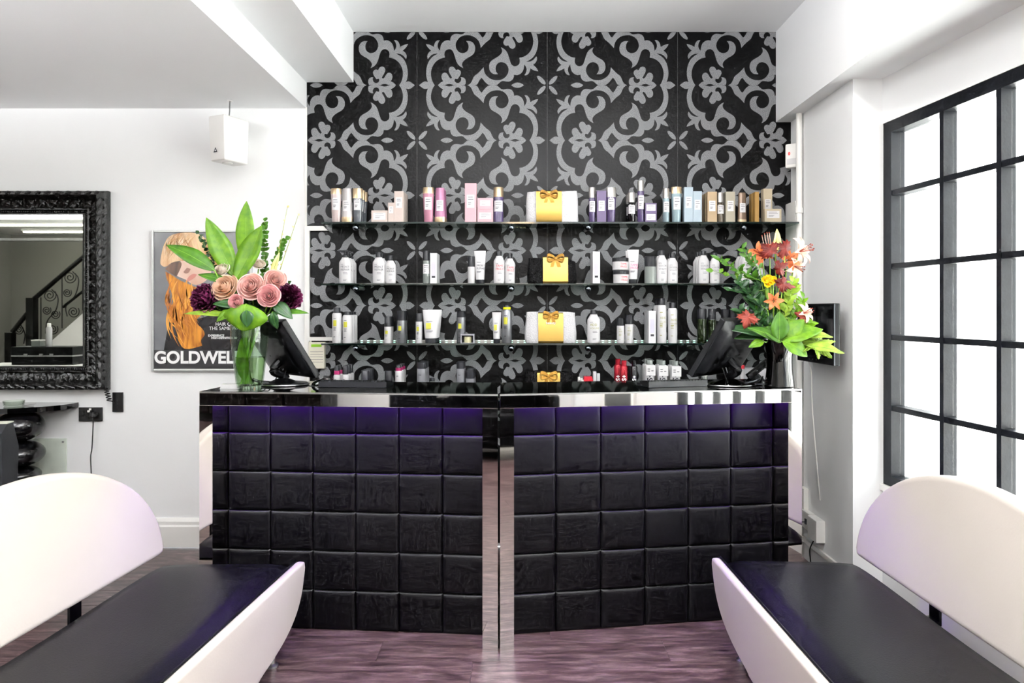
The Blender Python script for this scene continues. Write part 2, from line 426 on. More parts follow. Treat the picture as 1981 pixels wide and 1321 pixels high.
# ------------------------------------------------------------------ damask wallpaper
def wallpaper_mats():
    m = bpy.data.materials.new('black_foil_wallpaper'); m.use_nodes = True; nt = m.node_tree; N = nt.nodes; L = nt.links
    b = N['Principled BSDF']; b.inputs['Base Color'].default_value = (*lin('1d1d1f'), 1)
    tc = N.new('ShaderNodeTexCoord'); n = N.new('ShaderNodeTexNoise'); n.inputs['Scale'].default_value = 70; n.inputs['Detail'].default_value = 5
    L.new(tc.outputs['Object'], n.inputs[0])
    bp = N.new('ShaderNodeBump'); bp.inputs['Strength'].default_value = 0.35; bp.inputs['Distance'].default_value = 0.003
    L.new(n.outputs['Fac'], bp.inputs['Height']); L.new(bp.outputs[0], b.inputs['Normal'])
    b.inputs['Roughness'].default_value = 0.32; b.inputs['Specular IOR Level'].default_value = 0.12
    v = N.new('ShaderNodeMapRange'); v.inputs['From Min'].default_value = 0.3; v.inputs['From Max'].default_value = 0.7
    v.inputs['To Min'].default_value = 0.8; v.inputs['To Max'].default_value = 1.25; L.new(n.outputs['Fac'], v.inputs['Value'])
    mx = N.new('ShaderNodeVectorMath'); mx.operation = 'SCALE'; mx.inputs[0].default_value = lin('0f0f10')
    L.new(v.outputs[0], mx.inputs['Scale']); L.new(mx.outputs[0], b.inputs['Base Color'])
    g = bpy.data.materials.new('grey_glitter_flock'); g.use_nodes = True; nt = g.node_tree; N = nt.nodes; L = nt.links
    b = N['Principled BSDF']; b.inputs['Roughness'].default_value = 0.75; b.inputs['Specular IOR Level'].default_value = 0.2
    tc = N.new('ShaderNodeTexCoord'); n = N.new('ShaderNodeTexNoise'); n.inputs['Scale'].default_value = 340; n.inputs['Detail'].default_value = 1
    L.new(tc.outputs['Object'], n.inputs[0])
    r = N.new('ShaderNodeValToRGB'); e = r.color_ramp.elements
    e[0].position = 0.34; e[0].color = (*lin('4c4d50'), 1); e[1].position = 0.68; e[1].color = (*lin('98999b'), 1)
    L.new(n.outputs['Fac'], r.inputs[0]); L.new(r.outputs[0], b.inputs['Base Color'])
    return m, g
PAPER, FLOCK = wallpaper_mats()
TA = 0.011
def cv(p, clamp=True):
    a = p[0]/10.16-10.7; b = 117.7-p[1]/10.16-TA*a
    b *= 106.5/105.3; a *= 252/251.1
    if clamp:
        if abs(b) < 1.3: b = 0.0
        if abs(b-106.5) < 1.3: b = 106.5
    return (a, b)
SCROLL = [(150,120),(200,165),(245,195),(290,198),(325,185),(300,250),(287,340),(292,430),(315,530),(360,620),(420,680),(480,715),(518,737),
 (440,732),(380,702),(345,660),(322,633),(305,680),(320,730),(350,770),(388,795),(340,835),(305,880),(285,925),(340,915),(400,890),(440,865),
 (445,900),(460,945),(490,985),(530,1000),(556,995),(525,950),(510,890),(520,840),(560,785),(563,830),(575,890),(600,940),(650,980),(700,995),(760,985),
 (762,1020),(780,1070),(820,1105),(870,1118),(920,1112),(970,1102),(1010,1110),(1040,1135),(1070,1162),(1100,1188),
 (1250,1184),(1295,1150),(1339,1106),(1368,1065),(1395,1035),(1437,1081),(1465,1140),(1493,1181),
 (1671,1179),(1625,1158),(1590,1116),(1562,1046),(1535,997),(1465,949),(1395,879),(1356,834),(1346,907),(1318,976),(1255,1039),(1172,1081),(1060,1091),
 (976,1067),(921,1025),(879,963),(862,893),(879,823),(921,764),(990,735),(1060,746),(1109,795),(1124,865),(1109,928),(1074,972),(1144,972),(1200,949),
 (1242,886),(1251,809),(1228,732),(1172,684),(1088,642),(1025,593),(993,544),(990,502),(1016,449),(963,474),(907,523),(872,600),(844,697),(816,781),
 (767,820),(711,820),(663,788),(642,732),(656,656),(600,649),(530,621),(460,565),(405,474),(377,363),(391,251),(425,167),(457,118)]
FLOWER = [(520,118),(560,165),(600,190),(625,195),(600,230),(585,290),(600,340),(640,365),(685,360),(715,320),(742,268),(775,246),(797,266),(765,320),(735,380),
 (728,420),(745,465),(790,485),(840,465),(870,410),(910,425),(955,405),(972,360),(955,310),(920,260),(905,235),(880,240),(855,245),(843,215),(860,175),
 (905,155),(950,170),(975,215),(975,250),(960,270),(1000,272),(1045,250),(1066,200),(1060,140),(1040,108),(830,112),(790,135),(740,146),(700,138),(650,114)]
LENS = [(565,1188),(620,1152),(690,1135),(760,1150),(815,1187)]
PETAL = [(310,1020),(300,1060),(260,1120),(205,1170),(152,1186),(137,1163),(152,1118),(200,1060),(255,1018),(295,1010)]
cell_polys = []
for poly, cl in ((SCROLL, True), (FLOWER, True), (LENS, True), (PETAL, False)):
    q = chaikin([cv(p, cl) for p in poly]); cell_polys.append(q)
    cell_polys.append([(252-a, 106.5-b) for (a, b) in q])
CV, CF = [], []
for q in cell_polys:                      # filled one by one so the shapes keep their own outlines
    v, f = fill([q]); b0 = len(CV); CV += v; CF += [tuple(i+b0 for i in t) for t in f]
PXA, PYA = 806.7, 271.5
def wall_xz(px, py): return ((px-CX)/SW, CH-(py-CY)/SW)
XW0, XW1 = (593.5-CX)/SW, 1.652
for i in range(-1, 3):
    xa, xb = PXA+252*i, PXA+252*(i+1)
    x0, x1 = max((xa-CX)/SW+0.0003, XW0), min((xb-CX)/SW-0.0003, XW1)
    zt = ZC if i > -1 else ZC
    sp = G()
    # paper sheet, cut round the stepped ceiling
    if i == -1:
        sp.prism([(x0,0.02),(x1,0.02),(x1,ZC),(-1.036,ZC),(-1.036,ZS),(x0,ZS)], 0.0012, (0,DW-0.0012,0), 'xz')
    elif i == 2:
        sp.prism([(x0,0.02),(x1,0.02),(x1,ZB),(1.56,ZB),(1.56,ZC),(x0,ZC)], 0.0012, (0,DW-0.0012,0), 'xz')
    else:
        sp.prism([(x0,0.02),(x1,0.02),(x1,ZC),(x0,ZC)], 0.0012, (0,DW-0.0012,0), 'xz')
    strip = sp.build('wallpaper_strip', PAPER, wall_back)
    bm = bmesh.new()
    for n in range(-1, 4):
        yc = PYA+213*n
        for up in (1, -1):
            base = []
            for (a, b) in CV:
                px = xa+a if i % 2 == 0 else xb-a
                py = yc-up*b
                X, Z = wall_xz(px, py); base.append(bm.verts.new((X, DW-0.0016, Z)))
            for t in CF:
                try: bm.faces.new([base[k] for k in t])
                except ValueError: pass
    def cut(co, no):
        bmesh.ops.bisect_plane(bm, geom=bm.verts[:]+bm.edges[:]+bm.faces[:], plane_co=co, plane_no=no, clear_outer=True)
    cut((0,0,ZC-0.001), (0,0,1)); cut((0,0,0.62), (0,0,-1)); cut((x0,0,0), (-1,0,0)); cut((x1,0,0), (1,0,0))
    for q in list(bm.faces):             # nothing printed where the beams meet the wall
        c_ = q.calc_center_median()
    me = bpy.data.meshes.new('scroll_print'); bm.to_mesh(me); bm.free(); me.materials.append(FLOCK)
    o = bpy.data.objects.new('scroll_print', me); C.objects.link(o); o.parent = strip; stuff(o)

# white trunking at the paper's left edge and by the pier
def box_px(px0, px1, py0, py1, Y0, Y1):
    a = P(px0, py1, Y0); b = P(px1, py0, Y0); return G().box((a.x, Y0, a.z), (b.x, Y1, b.z))
tr = thing('cable_trunking', 'white cable trunking framing the left edge of the patterned wall', 'trunking', P(594, 1000, DW-0.02))
box_px(589, 598, 437, 1060, DW-0.022, DW).build('upright', TRIM, tr)
a = P(598, 446, DW-0.022); b = P(634, 437, DW-0.022)
G().prism([(a.x,a.z),(b.x,a.z),(b.x-0.03,b.z),(a.x,b.z)], 0.022, (0,DW-0.022,0), 'xz').build('upper_branch', TRIM, tr)
box_px(598, 645, 652, 659, DW-0.022, DW).build('lower_branch', TRIM, tr)
box_px(589.5, 593.5, 207, 437, DW-0.008, DW).build('edge_bead', TRIM, tr)
pp = thing('corner_pipe', 'white boxed pipe running down the corner right of the patterned wall', 'pipe', (1.63, 4.15, 0))
G().lathe([(0.018,0),(0.018,ZB)], (1.628, 4.10, 0), 14).build('pipe', TRIM, pp, smooth=True)
G().bbox((1.615, 4.13, 0.0), (1.6512, 4.285, 2.10), 0.012).build('casing', TRIM, pp, smooth=True)
for z in (2.02, 1.15): G().lathe([(0.023,0),(0.023,0.03)], (1.628, 4.10, z), 14).build('pipe_clip', TRIM, pp, smooth=True)

# ------------------------------------------------------------------ reception desks
HD, DD, BAND, LEGW = 1.093, 0.47, 0.062, 0.066
LEDM = mat('violet_led_strip', '7a2cff', 0.5, emit='7d1cf5', estr=LED, noise=None)
def tile_mesh(wd, ht):
    g = G(); n = 10
    def fn(a, b):
        u, v = 2*a-1, 2*b-1
        k = max(0.0, (1-u**14)*(1-v**14))**0.5
        return (wd*(a-0.5), -0.004-0.010*k-0.003*(1-u*u)*(1-v*v), ht*(b-0.5))
    ss = [0, .012, .04, .09, .18, .34, .5, .66, .82, .91, .96, .988, 1]; n = 12
    g.grid(lambda p, q: fn(ss[round(p*n)], ss[round(q*n)]), n, n)
    me = bpy.data.meshes.new('padded_square'); me.from_pydata([tuple(p) for p in g.v], [], g.f)
    me.polygons.foreach_set('use_smooth', [True]*len(me.polygons)); me.materials.append(PADDING); return me
TILE = tile_mesh(0.1985, 0.1775)
def desk(O, end, label, seed, inner):
    O = Vector((O[0], O[1], 0)); d = Vector((end[0]-O.x, end[1]-O.y, 0)); Ln = d.length; th = atan2(d.y, d.x)
    R = Matrix.Rotation(th, 3, 'Z')
    def M_(p): return O+R @ Vector(p)
    t = thing('reception_desk', label, 'desk', M_((Ln/2, DD/2, 0)))
    def B(name, a, b, m, r=0.0015, par=None): return G().bbox(a, b, r).map(M_).build(name, m, par or t, fix=False)
    mt = 0.115                          # inner end cut to meet the other desk
    def slab(name, x0, x1, y0, y1, z0, z1, m):
        a0 = x0+mt*y0 if inner == 'l' and x0 < 0.02 else x0; a1 = x0+mt*y1 if inner == 'l' and x0 < 0.02 else x0
        b0 = x1-mt*y0 if inner == 'r' and x1 > Ln-0.02 else x1; b1 = x1-mt*y1 if inner == 'r' and x1 > Ln-0.02 else x1
        return G().prism([(a0,y0),(b0,y0),(b1,y1),(a1,y1)], z1-z0, (0,0,z0), 'xy').map(M_).build(name, m, t)
    slab('leg', 0, LEGW-0.006, 0, DD if inner == 'r' else 0.36, 0, HD-BAND, CHROME)
    slab('leg', Ln-LEGW, Ln, 0, DD if inner == 'l' else 0.36, 0, HD-BAND, CHROME)
    B('chrome_band', (0, 0, HD-BAND), (Ln, 0.012, HD-0.006), CHROME)
    if inner == 'r': B('chrome_end', (0, 0.0125, HD-BAND), (0.012, DD, HD-0.006), CHROME)
    else: B('chrome_end', (Ln-0.012, 0.0125, HD-BAND), (Ln, DD, HD-0.006), CHROME)
    slab('top_core', 0.0125, Ln-0.0125, 0.0125, DD, HD-0.03, HD-0.0062, BLACKP)
    slab('black_glass_top', 0.0012, Ln-0.0012, 0.0012, DD, HD-0.006, HD, BLACKG)
    B('edge_trim', (0.0, 0.0, HD-0.006), (Ln, 0.0011, HD-0.0005), STEEL, 0.0004)
    bk = B('back_board', (LEGW, 0.15, 0), (Ln-LEGW, 0.168, HD-0.032), BLACKP)
    B('led_strip', (LEGW+0.02, 0.030, HD-0.044), (Ln-LEGW-0.02, 0.048, HD-0.032), LEDM)
    rnd = random.Random(seed); pw = (Ln-2*LEGW+0.006); cw = pw/6; 
    for i in range(6):
        for k in range(6):
            o = bpy.data.objects.new('padded_square', TILE); C.objects.link(o); o.parent = t
            z = k*0.1783+0.0892
            o.scale = (cw/0.2, 1+rnd.uniform(-0.12, 0.12), 1.0 if k < 5 else 0.93)
            o.location = M_((LEGW-0.006+cw*(i+0.5), 0.149, z if k < 5 else z-0.007))-wloc(t)
            o.rotation_euler = (rnd.uniform(-0.006, 0.006), rnd.uniform(-0.004, 0.004), th)
    return t, M_, Ln
deskL, ML, LL = desk((-1.42, 3.07), (-0.103, 2.97), 'left chrome framed desk with black padded front, under the rose vase', 1, 'r')
deskR, MR, LR = desk((-0.094, 2.972), (1.272, 3.172), 'right chrome framed desk with black padded front, under the lily vase', 2, 'l')

# ------------------------------------------------------------------ lip shaped benches
def bench(P0, du, dv, label, bv=0.624, bz=0.392):
    P0 = Vector((P0[0], P0[1], 0)); du = Vector((du[0], du[1], 0)).normalized(); dv = Vector((dv[0], dv[1], 0)).normalized()
    def M_(p): return P0+du*p[0]+dv*p[1]+Vector((0, 0, p[2]))
    Lb, SZ = 1.45, 0.40; a = Lb/2
    t = thing('lip_bench', label, 'bench', M_((a, 0.3, 0)))
    # seat: padded slab dipping a little to the back
    def seatfn(s):
        g = G(); nu, nv = 26, 12
        def top(p, q):
            u = Lb*p; v = 0.012+0.605*q
            e = max(0.0, 1-abs(2*p-1)**14)**0.5; e2 = max(0.0, 1-abs(2*q-1)**8)**0.4
            z = SZ-0.05+0.055*e*e2-0.02*q+0.004*sin(p*9)*e*e2
            return M_((u, v, z))
        g.grid(top, nu, nv)
        g.grid(lambda p, q: M_((Lb*p, 0.012+0.605*q, SZ-0.058-0.02*q)), 1, 1)
        return g
    st = seatfn(0).build('seat', VINYL, t, smooth=True, fix=False, sharp=80)
    G().box((0.02, 0.03, SZ-0.085), (Lb-0.02, 0.58, SZ-0.058)).map(M_).build('seat_base', RUBBER, t)
    # padded shapes from an outline
    def padded(outline, th_, place, name, m, bev):
        bm = bmesh.new(); vs_ = [bm.verts.new((x, 0, z)) for (x, z) in outline]; f = bm.faces.new(vs_)
        r = bmesh.ops.extrude_face_region(bm, geom=[f]); 
        for e in r['geom']:
            if isinstance(e, bmesh.types.BMVert): e.co.y += th_
        bm.edges.ensure_lookup_table()
        rim = [e for e in bm.edges if abs(e.verts[0].co.y-e.verts[1].co.y) < 1e-6]
        bmesh.ops.bevel(bm, geom=rim, offset=bev, segments=4, profile=0.6, affect='EDGES')
        bm.verts.index_update(); g = G().add([place(v.co) for v in bm.verts], [[x.index for x in q.verts] for q in bm.faces]); bm.free()
        return g.build(name, m, t, smooth=True, sharp=50)
    n = 40
    def half(aa, b, ex, z0):
        pts = [(aa-0.035, 0), (aa-0.012, 0.006), (aa, 0.03)]
        for i in range(1, n):
            th_ = pi*i/n; x = aa*math.copysign(abs(cos(th_))**(2/ex), cos(th_)); z = 0.03+b*abs(sin(th_))**(2/ex); pts.append((x, z))
        pts += [(-aa, 0.03), (-aa+0.012, 0.006), (-aa+0.035, 0)]
        return pts
    lean = 0.13
    padded(half(0.70, 0.45, 2.05, 0), 0.062, lambda p: M_((p.x+0.655, bv+p.y+p.z*lean, bz+p.z)), 'backrest', VINYL_W, 0.022)
    padded([(x, -z) for (x, z) in half(a, 0.30, 3.2, 0)], 0.036, lambda p: M_((p.x+a, 0.0-p.y+0.012-p.z*0.10, SZ-0.004+p.z)), 'front_apron', VINYL_W, 0.014)
    G().tube([M_((u, 0.012, SZ-0.003)) for u in [0.02+i*(Lb-0.04)/20 for i in range(21)]], 0.0045, 6).build('piping', VINYL, t, smooth=True)
    for u in (0.42, Lb-0.42):
        G().box((u-0.03, 0.5, SZ-0.115), (u+0.03, 0.70, SZ-0.10)).box((u-0.03, 0.69, SZ-0.10), (u+0.03, 0.70, 0.50)).map(M_).build('bracket', mat('dark_bracket', '15161a', 0.3, metal=0.6), t)
    for u in (0.12, Lb-0.12):
        for v in (0.075, 0.5):
            c = M_((u, v, 0)); G().lathe([(0.026,0),(0.026,0.008),(0.014,0.014),(0.012,0.09),(0.02,0.12),(0.02,SZ-0.085)], c, 16).build('leg', STEEL, t, smooth=True)
    return t
bench((-0.9355, 2.955), (-0.075, -1), (-1, 0.075), 'white lip shaped bench with black seat, on the left in front of the mirror')
bench((0.833, 3.0), (0.03, -1), (1, 0.03), 'white lip shaped bench with black seat, under the black grid window', 0.624, 0.38)

# ------------------------------------------------------------------ glass shelves
SHZ = [1.964, 1.606, 1.2575, 0.925]
YF, YBK = 4.06, DW-0.003
SX0, SX1 = (621-CX)/F*YF, 1.612
lab = ['top glass shelf, with boxed pink and purple hair care', 'second glass shelf from the top, with white shampoo bottles',
       'third glass shelf from the top, with yellow marked bottles', 'lowest glass shelf, half hidden behind the desks']
DOTS = mat('led_dot', 'd8fff0', 0.4, emit='c8ffe8', estr=1.2, noise=None)
for k, z in enumerate(SHZ):
    t = thing('glass_shelf', lab[k], 'shelf', ((SX0+SX1)/2, (YF+YBK)/2, z-0.01), 'glass shelves on the patterned wall')
    G().box((SX0, YF+0.0015, z-0.010), (SX1, YBK, z-0.0002)).build('glass_plate', SHELFGLASS, t, fix=False)
    G().box((SX0, YF, z-0.010), (SX1, YF+0.0012, z-0.0002)).build('polished_edge', SHELFEDGE, t, fix=False)
    for px in (686, 989, 1139, 1442):
        x = (px-CX)/F*YF
        pin = G().lathe([(0.011,0),(0.011,0.17)], (0,0,0), 12).map(lambda p: Vector((x+p[0], DW-0.002-p[2], z-0.024+p[1]))).build('support_arm', STEEL, t, smooth=True)
        G().ball((x, YF+0.03, z-0.030), 0.0192, 18, 12).build('support_ball', mat('polished_gunmetal', '6f757c', 0.12, metal=1.0), t, smooth=True)
    if k in (1, 2):
        g = G(); x = SX0+0.1
        while x < SX1-0.1:
            g.box((x, DW-0.012, z+0.003), (x+0.012, DW-0.006, z+0.007)); x += 0.04
        stuff(g.build('led_dots', DOTS, t, fix=False))
        G().box((SX0+0.06, DW-0.006, z+0.0005), (SX1-0.06, DW-0.002, z+0.010)).build('led_rail', STEEL, t, fix=False)

# ------------------------------------------------------------------ hair products on the shelves
Y0 = 4.095
def pm(name, col, *a_, **k_):
    c = tuple(int(col[i:i+2], 16) for i in (0, 2, 4)); mx_ = sum(c)/3
    c = tuple(max(0, min(255, int((mx_+(u-mx_)*0.9)*0.84))) for u in c)
    return mat(name, c, *a_, **k_)
PINKS = pm('pale_pink_plastic', 'd9c6c4', 0.3, metal=0.15); SILV = pm('pale_grey_plastic', 'c2bdbd', 0.3, metal=0.2)
ROSE = pm('rose_plastic', 'c47f98', 0.28, metal=0.15); MAUVE = pm('mauve_plastic', 'b37097', 0.28, metal=0.15)
VIOLET = pm('violet_plastic', '51406e', 0.25, coat=0.3); VIOLETB = pm('violet_card', '67547e', 0.5)
BLUSH = pm('blush_card', 'd9c4bd', 0.5); PINKB = pm('pink_card', 'e7aebb', 0.5); BLUEB = pm('ice_blue_card', 'b4c7d4', 0.5)
BLUEP = pm('teal_blue_plastic', '8fa7b0', 0.3, metal=0.2); ICE = pm('ice_blue_plastic', '9db3bd', 0.28, metal=0.3)
TAN = pm('tan_card', 'c1a47c', 0.5); BEIGE = pm('beige_card', 'bdb39f', 0.5); BRONZE = pm('bronze_plastic', '7d6450', 0.3, metal=0.3)
OCHRE = pm('ochre_card', 'b98a3e', 0.45); CREAM = pm('cream_card', 'd8c6a4', 0.45)
BLACKB = pm('black_bottle', '0d0b10', 0.12, coat=0.6); CLEARB = pm('clear_amber_plastic', '5f5445', 0.1, coat=0.6)
GREYCAN = pm('silver_grey_can', '9a9ba0', 0.28, metal=0.6); WHITECARD = pm('white_card', 'e9e9ec', 0.45)
GREENB = pm('dark_green_bottle', '26331a', 0.12, coat=0.6); SILCAN = pm('matt_silver_can', 'aeb0b6', 0.32, metal=0.35)
REDB = pm('red_metallic_bottle', 'b01426', 0.25, metal=0.45); NAVYB = pm('black_can', '15161c', 0.25, coat=0.3)
MAGENTA = pm('magenta_collar', 'b41f66', 0.35); CLEARG = pm('pale_clear_plastic', '8d9590', 0.12, coat=0.5)
CLOTHW = pm('white_sequin_cloth', 'e4e3e6', 0.45, noise=(220, 0.12), bump=(160, 0.5)); 
CLOTHB = pm('black_sequin_cloth', '040406', 0.4, spec=0.15, noise=(150, 0.6), bump=(140, 0.8))
GRAPHITE = pm('graphite_cap', '3a3c42', 0.3, metal=0.3)
RG = ['hair care on the top glass shelf', 'hair care on the second glass shelf', 'hair care on the third glass shelf', 'hair care on the lowest glass shelf']

def patch(par, name, m, rx, ry, x0, x1, z0, z1, base, k=None, eps=0.0006):
    """rectangle wrapped on an elliptic body (or flat when k is 'flat')"""
    o = base
    def fn(a, b):
        x = x0+(x1-x0)*a; z = z0+(z1-z0)*b
        y = -ry-eps if k == 'flat' else -ry*sqrt(max(0.02, 1-(x/rx)**2))-eps
        return (o[0]+x, o[1]+y, o[2]+z)
    return G().grid(fn, 1 if k == 'flat' else 6, 1).build(name, m, par, fix=False)
def lettering(par, s, m, rx, ry, x, z, h, base, k=None, eps=0.0010, rot=False, bold=0.0, align='LEFT', maxw=None):
    v, f = text(s, bold, align); o = base
    if maxw:
        ww = max(q[0] for q in v)-min(q[0] for q in v)
        if ww*h > maxw: h = maxw/ww
    out = []
    for (a, b) in v:
        X, Z = (a*h, b*h) if not rot else (-b*h, a*h)
        X += x; Z += z
        y = -ry-eps if k == 'flat' else -ry*sqrt(max(0.02, 1-(X/rx)**2))-eps
        out.append((o[0]+X, o[1]+y, o[2]+Z))
    return mesh_obj('lettering', [Vector(p)-wloc(par) for p in out], f, m, par)
def lines(par, m, rx, ry, x0, x1, zs, h, base, k=None):
    for (z, w_) in zs: patch(par, 'print_line', m, rx, ry, x0, x0+(x1-x0)*w_, z, z+h, base, k, 0.0011)
def stdlabel(par, rx, ry, W, z0, z1, base, k=None, f=0.34, ink=INK, cx=0.0):
    l = patch(par, 'label', LABELW, rx, ry, cx-W*f, cx+W*f, z0, z1, base, k)
    hh = z1-z0
    lines(par, ink, rx, ry, cx-W*f*0.7, cx+W*f*0.75, [(z0+hh*0.80, 0.9), (z0+hh*0.62, 1.0), (z0+hh*0.36, 0.6), (z0+hh*0.24, 0.5)], hh*0.05, base, k)

class Prod:
    def __init__(s, name, label, cat, px, w_, top, row, dy=0.0, depth=None, base=None):
        Y = Y0+dy; sc_ = F/Y; s.Y = Y; z = SHZ[row] if base is None else base
        s.b = Vector(((px-CX)/sc_, Y, z)); s.H = CH+(CY-top)/sc_-z; s.W = w_/sc_
        s.sc = sc_; s.t = thing(name, label, cat, s.b, RG[row])
    def z(s, py): return CH+(CY-py)/s.sc-s.b.z
def taper(px, w_, top, capb, row, label, body, cap, dy=0.0, lab_=(0.62, 0.26), f=0.34, sy=0.62):
    p = Prod('shampoo_bottle', label, 'bottle', px, w_, top, row, dy); r = p.W/2; zc = p.z(capb)
    G().lathe([(r*0.72,0),(r*0.78,0.003),(r*0.97,zc-0.001),(r*0.97,zc)], p.b, 20, 1, sy).build('body', body, p.t, smooth=True)
    G().lathe([(r,zc+0.0002),(r,p.H-0.003),(r*0.94,p.H)], p.b, 20, 1, sy).build('cap', cap, p.t, smooth=True)
    stdlabel(p.t, r*0.93, r*0.93*sy, p.W, p.H*lab_[1]+0.02, p.H*lab_[0]+0.02, p.b, None, f*0.9)
    return p.t
def inverted(px, w_, top, capt, row, label, body, cap, dy=0.0, sy=0.62):
    p = Prod('conditioner_bottle', label, 'bottle', px, w_, top, row, dy); r = p.W/2; zc = p.z(capt)
    G().lathe([(r*0.97,0),(r,0.002),(r*0.99,zc)], p.b, 20, 1, sy).build('cap', cap, p.t, smooth=True)
    G().lathe([(r*0.97,zc+0.0002),(r*0.79,p.H-0.004),(r*0.74,p.H)], p.b, 20, 1, sy).build('body', body, p.t, smooth=True)
    stdlabel(p.t, r*0.96, r*0.96*sy, p.W, p.H*0.33, p.H*0.64, p.b, None, 0.3)
    return p.t
def cyl(px, w_, top, capb, row, label, body, cap, dy=0.0, name='serum_bottle', lab_=(0.42, 0.70), neck=False, plain=False, f=0.42, cw=1.0):
    p = Prod(name, label, 'bottle', px, w_, top, row, dy); r = p.W/2; zc = p.z(capb)
    pr = [(r*0.95,0),(r,0.002),(r,zc-0.001)] if not neck else [(r*0.95,0),(r,0.002),(r,zc-0.010),(r*0.62,zc-0.002)]
    G().lathe(pr, p.b, 20).build('body', body, p.t, smooth=True)
    rc = r*cw
    G().lathe([(rc*(0.97 if neck else 0.99),zc),(rc*0.99,p.H-0.003),(rc*0.92,p.H)], p.b, 20).build('cap', cap, p.t, smooth=True)
    if not plain: stdlabel(p.t, r, r, p.W, zc*lab_[0]*1.0, zc*lab_[1]*1.22, p.b, None, f)
    return p.t
def carton(px, w_, top, row, label, m, dy=0.0, d=0.045, lab_=(0.46, 0.80), base=None, name='product_box', plain=False, f=0.33, cat='box'):
    p = Prod(name, label, cat, px, w_, top, row, dy, base=base); w2 = p.W/2
    G().bbox(p.b+Vector((-w2, -d/2, 0)), p.b+Vector((w2, d/2, p.H)), 0.0012).build('carton', m, p.t, fix=False)
    if not plain: stdlabel(p.t, 1, d/2, p.W, p.H*lab_[0], p.H*lab_[1], p.b, 'flat', f)
    return p.t
def shoulder(px, w_, top, bodyt, row, label, txt, ink, dy=0.0, pump=False, head=True):
    p = Prod('pump_bottle' if pump else 'shampoo_bottle', label, 'bottle', px, w_, top, row, dy); r = p.W/2; zb = p.z(bodyt); sy = 0.6
    G().lathe([(r*0.86,0),(r*0.97,0.004),(r,0.012),(r,zb*0.76),(r*0.97,zb*0.82),(r*0.56,zb*0.97),(r*0.53,zb)], p.b, 24, 1, sy).build('body', BOTTLEW, p.t, smooth=True, sharp=50)
    if pump:
        G().lathe([(r*0.5,zb+0.0002),(r*0.5,zb+0.012),(r*0.25,zb+0.016),(r*0.25,p.H-0.008)], p.b, 16, 1, 1).build('collar', CAPD, p.t, smooth=True)
        G().bbox(p.b+Vector((-r*1.15, -0.007, p.H-0.009)), p.b+Vector((r*0.45, 0.007, p.H)), 0.003).build('nozzle', CAPD, p.t)
    else:
        G().lathe([(r*0.5,zb+0.0002),(r*0.5,p.H-0.002),(r*0.46,p.H)], p.b, 18, 1, 0.85).build('cap', CAPD, p.t, smooth=True)
    x0 = -r*0.62; h = zb*0.115
    if head: lettering(p.t, 'KMS', INK, r, r*sy, x0, zb*0.70, h*0.45, p.b)
    for i, s_ in enumerate(txt):
        lettering(p.t, s_, ink, r, r*sy, x0, zb*(0.60-0.11*i), h, p.b, bold=0.0, maxw=r*1.4)
    lines(p.t, INK, r, r*sy, x0+r*0.4, r*0.6, [(zb*0.40, 0.8), (zb*0.36, 0.9), (zb*0.15, 0.7), (zb*0.11, 0.6)], zb*0.012, p.b)
    return p.t
def tube_(px, w_, top, capt, row, label, dy=0.0, sq=None, txt=(), ink=INK, m=None):
    p = Prod('cream_tube', label, 'tube', px, w_, top, row, dy); r = p.W/2; zc = p.z(capt); n = 22; rb = r*0.72
    def fn(a, b):
        an = 2*pi*a; k = b; x = (rb+(r-rb)*k)*cos(an); y = (rb*0.8*(1-k**1.3)+0.0025)*sin(an)
        return (p.b.x+x, p.b.y+y, p.b.z+zc+(p.H-zc)*b)
    g = G().grid(fn, n, 8); b0 = len(g.v); 
    g.f.append(tuple(range(b0-n-1, b0-1))); g.build('tube_body', m or BOTTLEW, p.t, smooth=True, sharp=60)
    G().lathe([(rb*0.9,0),(rb*0.97,0.002),(rb*0.97,zc-0.0004)], p.b, 20, 1, 0.8).build('cap', CAPD, p.t, smooth=True)
    def flat(nm, mm, x0, x1, z0, z1, e=0.002):
        def yy(z): k = (z-zc)/(p.H-zc); return -(rb*0.8*(1-max(0, k)**1.3)+0.0025)-e
        G().add([(p.b.x+x0,p.b.y+yy(z0),p.b.z+z0),(p.b.x+x1,p.b.y+yy(z0),p.b.z+z0),(p.b.x+x1,p.b.y+yy(z1),p.b.z+z1),(p.b.x+x0,p.b.y+yy(z1),p.b.z+z1)], [(0,1,2,3)]).build(nm, mm, p.t, fix=False)
    H = p.H
    if sq: flat('colour_square', sq, -r*0.55, r*0.05, H*0.42, H*0.60)
    for i, (z_, w2) in enumerate(((0.64, 0.5), (0.36, 0.55), (0.33, 0.45))): flat('print_line', INK, -r*0.5, -r*0.5+r*w2*1.4, H*z_, H*(z_+0.014))
    for i, s_ in enumerate(txt):
        v, f = text(s_, 0.0, 'LEFT'); h = H*0.085; z0 = H*(0.52-0.09*i); k = (z0+h/2-zc)/(H-zc); yb = -(rb*0.8*(1-k**1.3)+0.0025)-0.003
        mesh_obj('lettering', [Vector((p.b.x-r*0.5+a*h, p.b.y+yb, p.b.z+z0+b*h))-wloc(p.t) for (a, b) in v], f, ink, p.t)
    return p.t
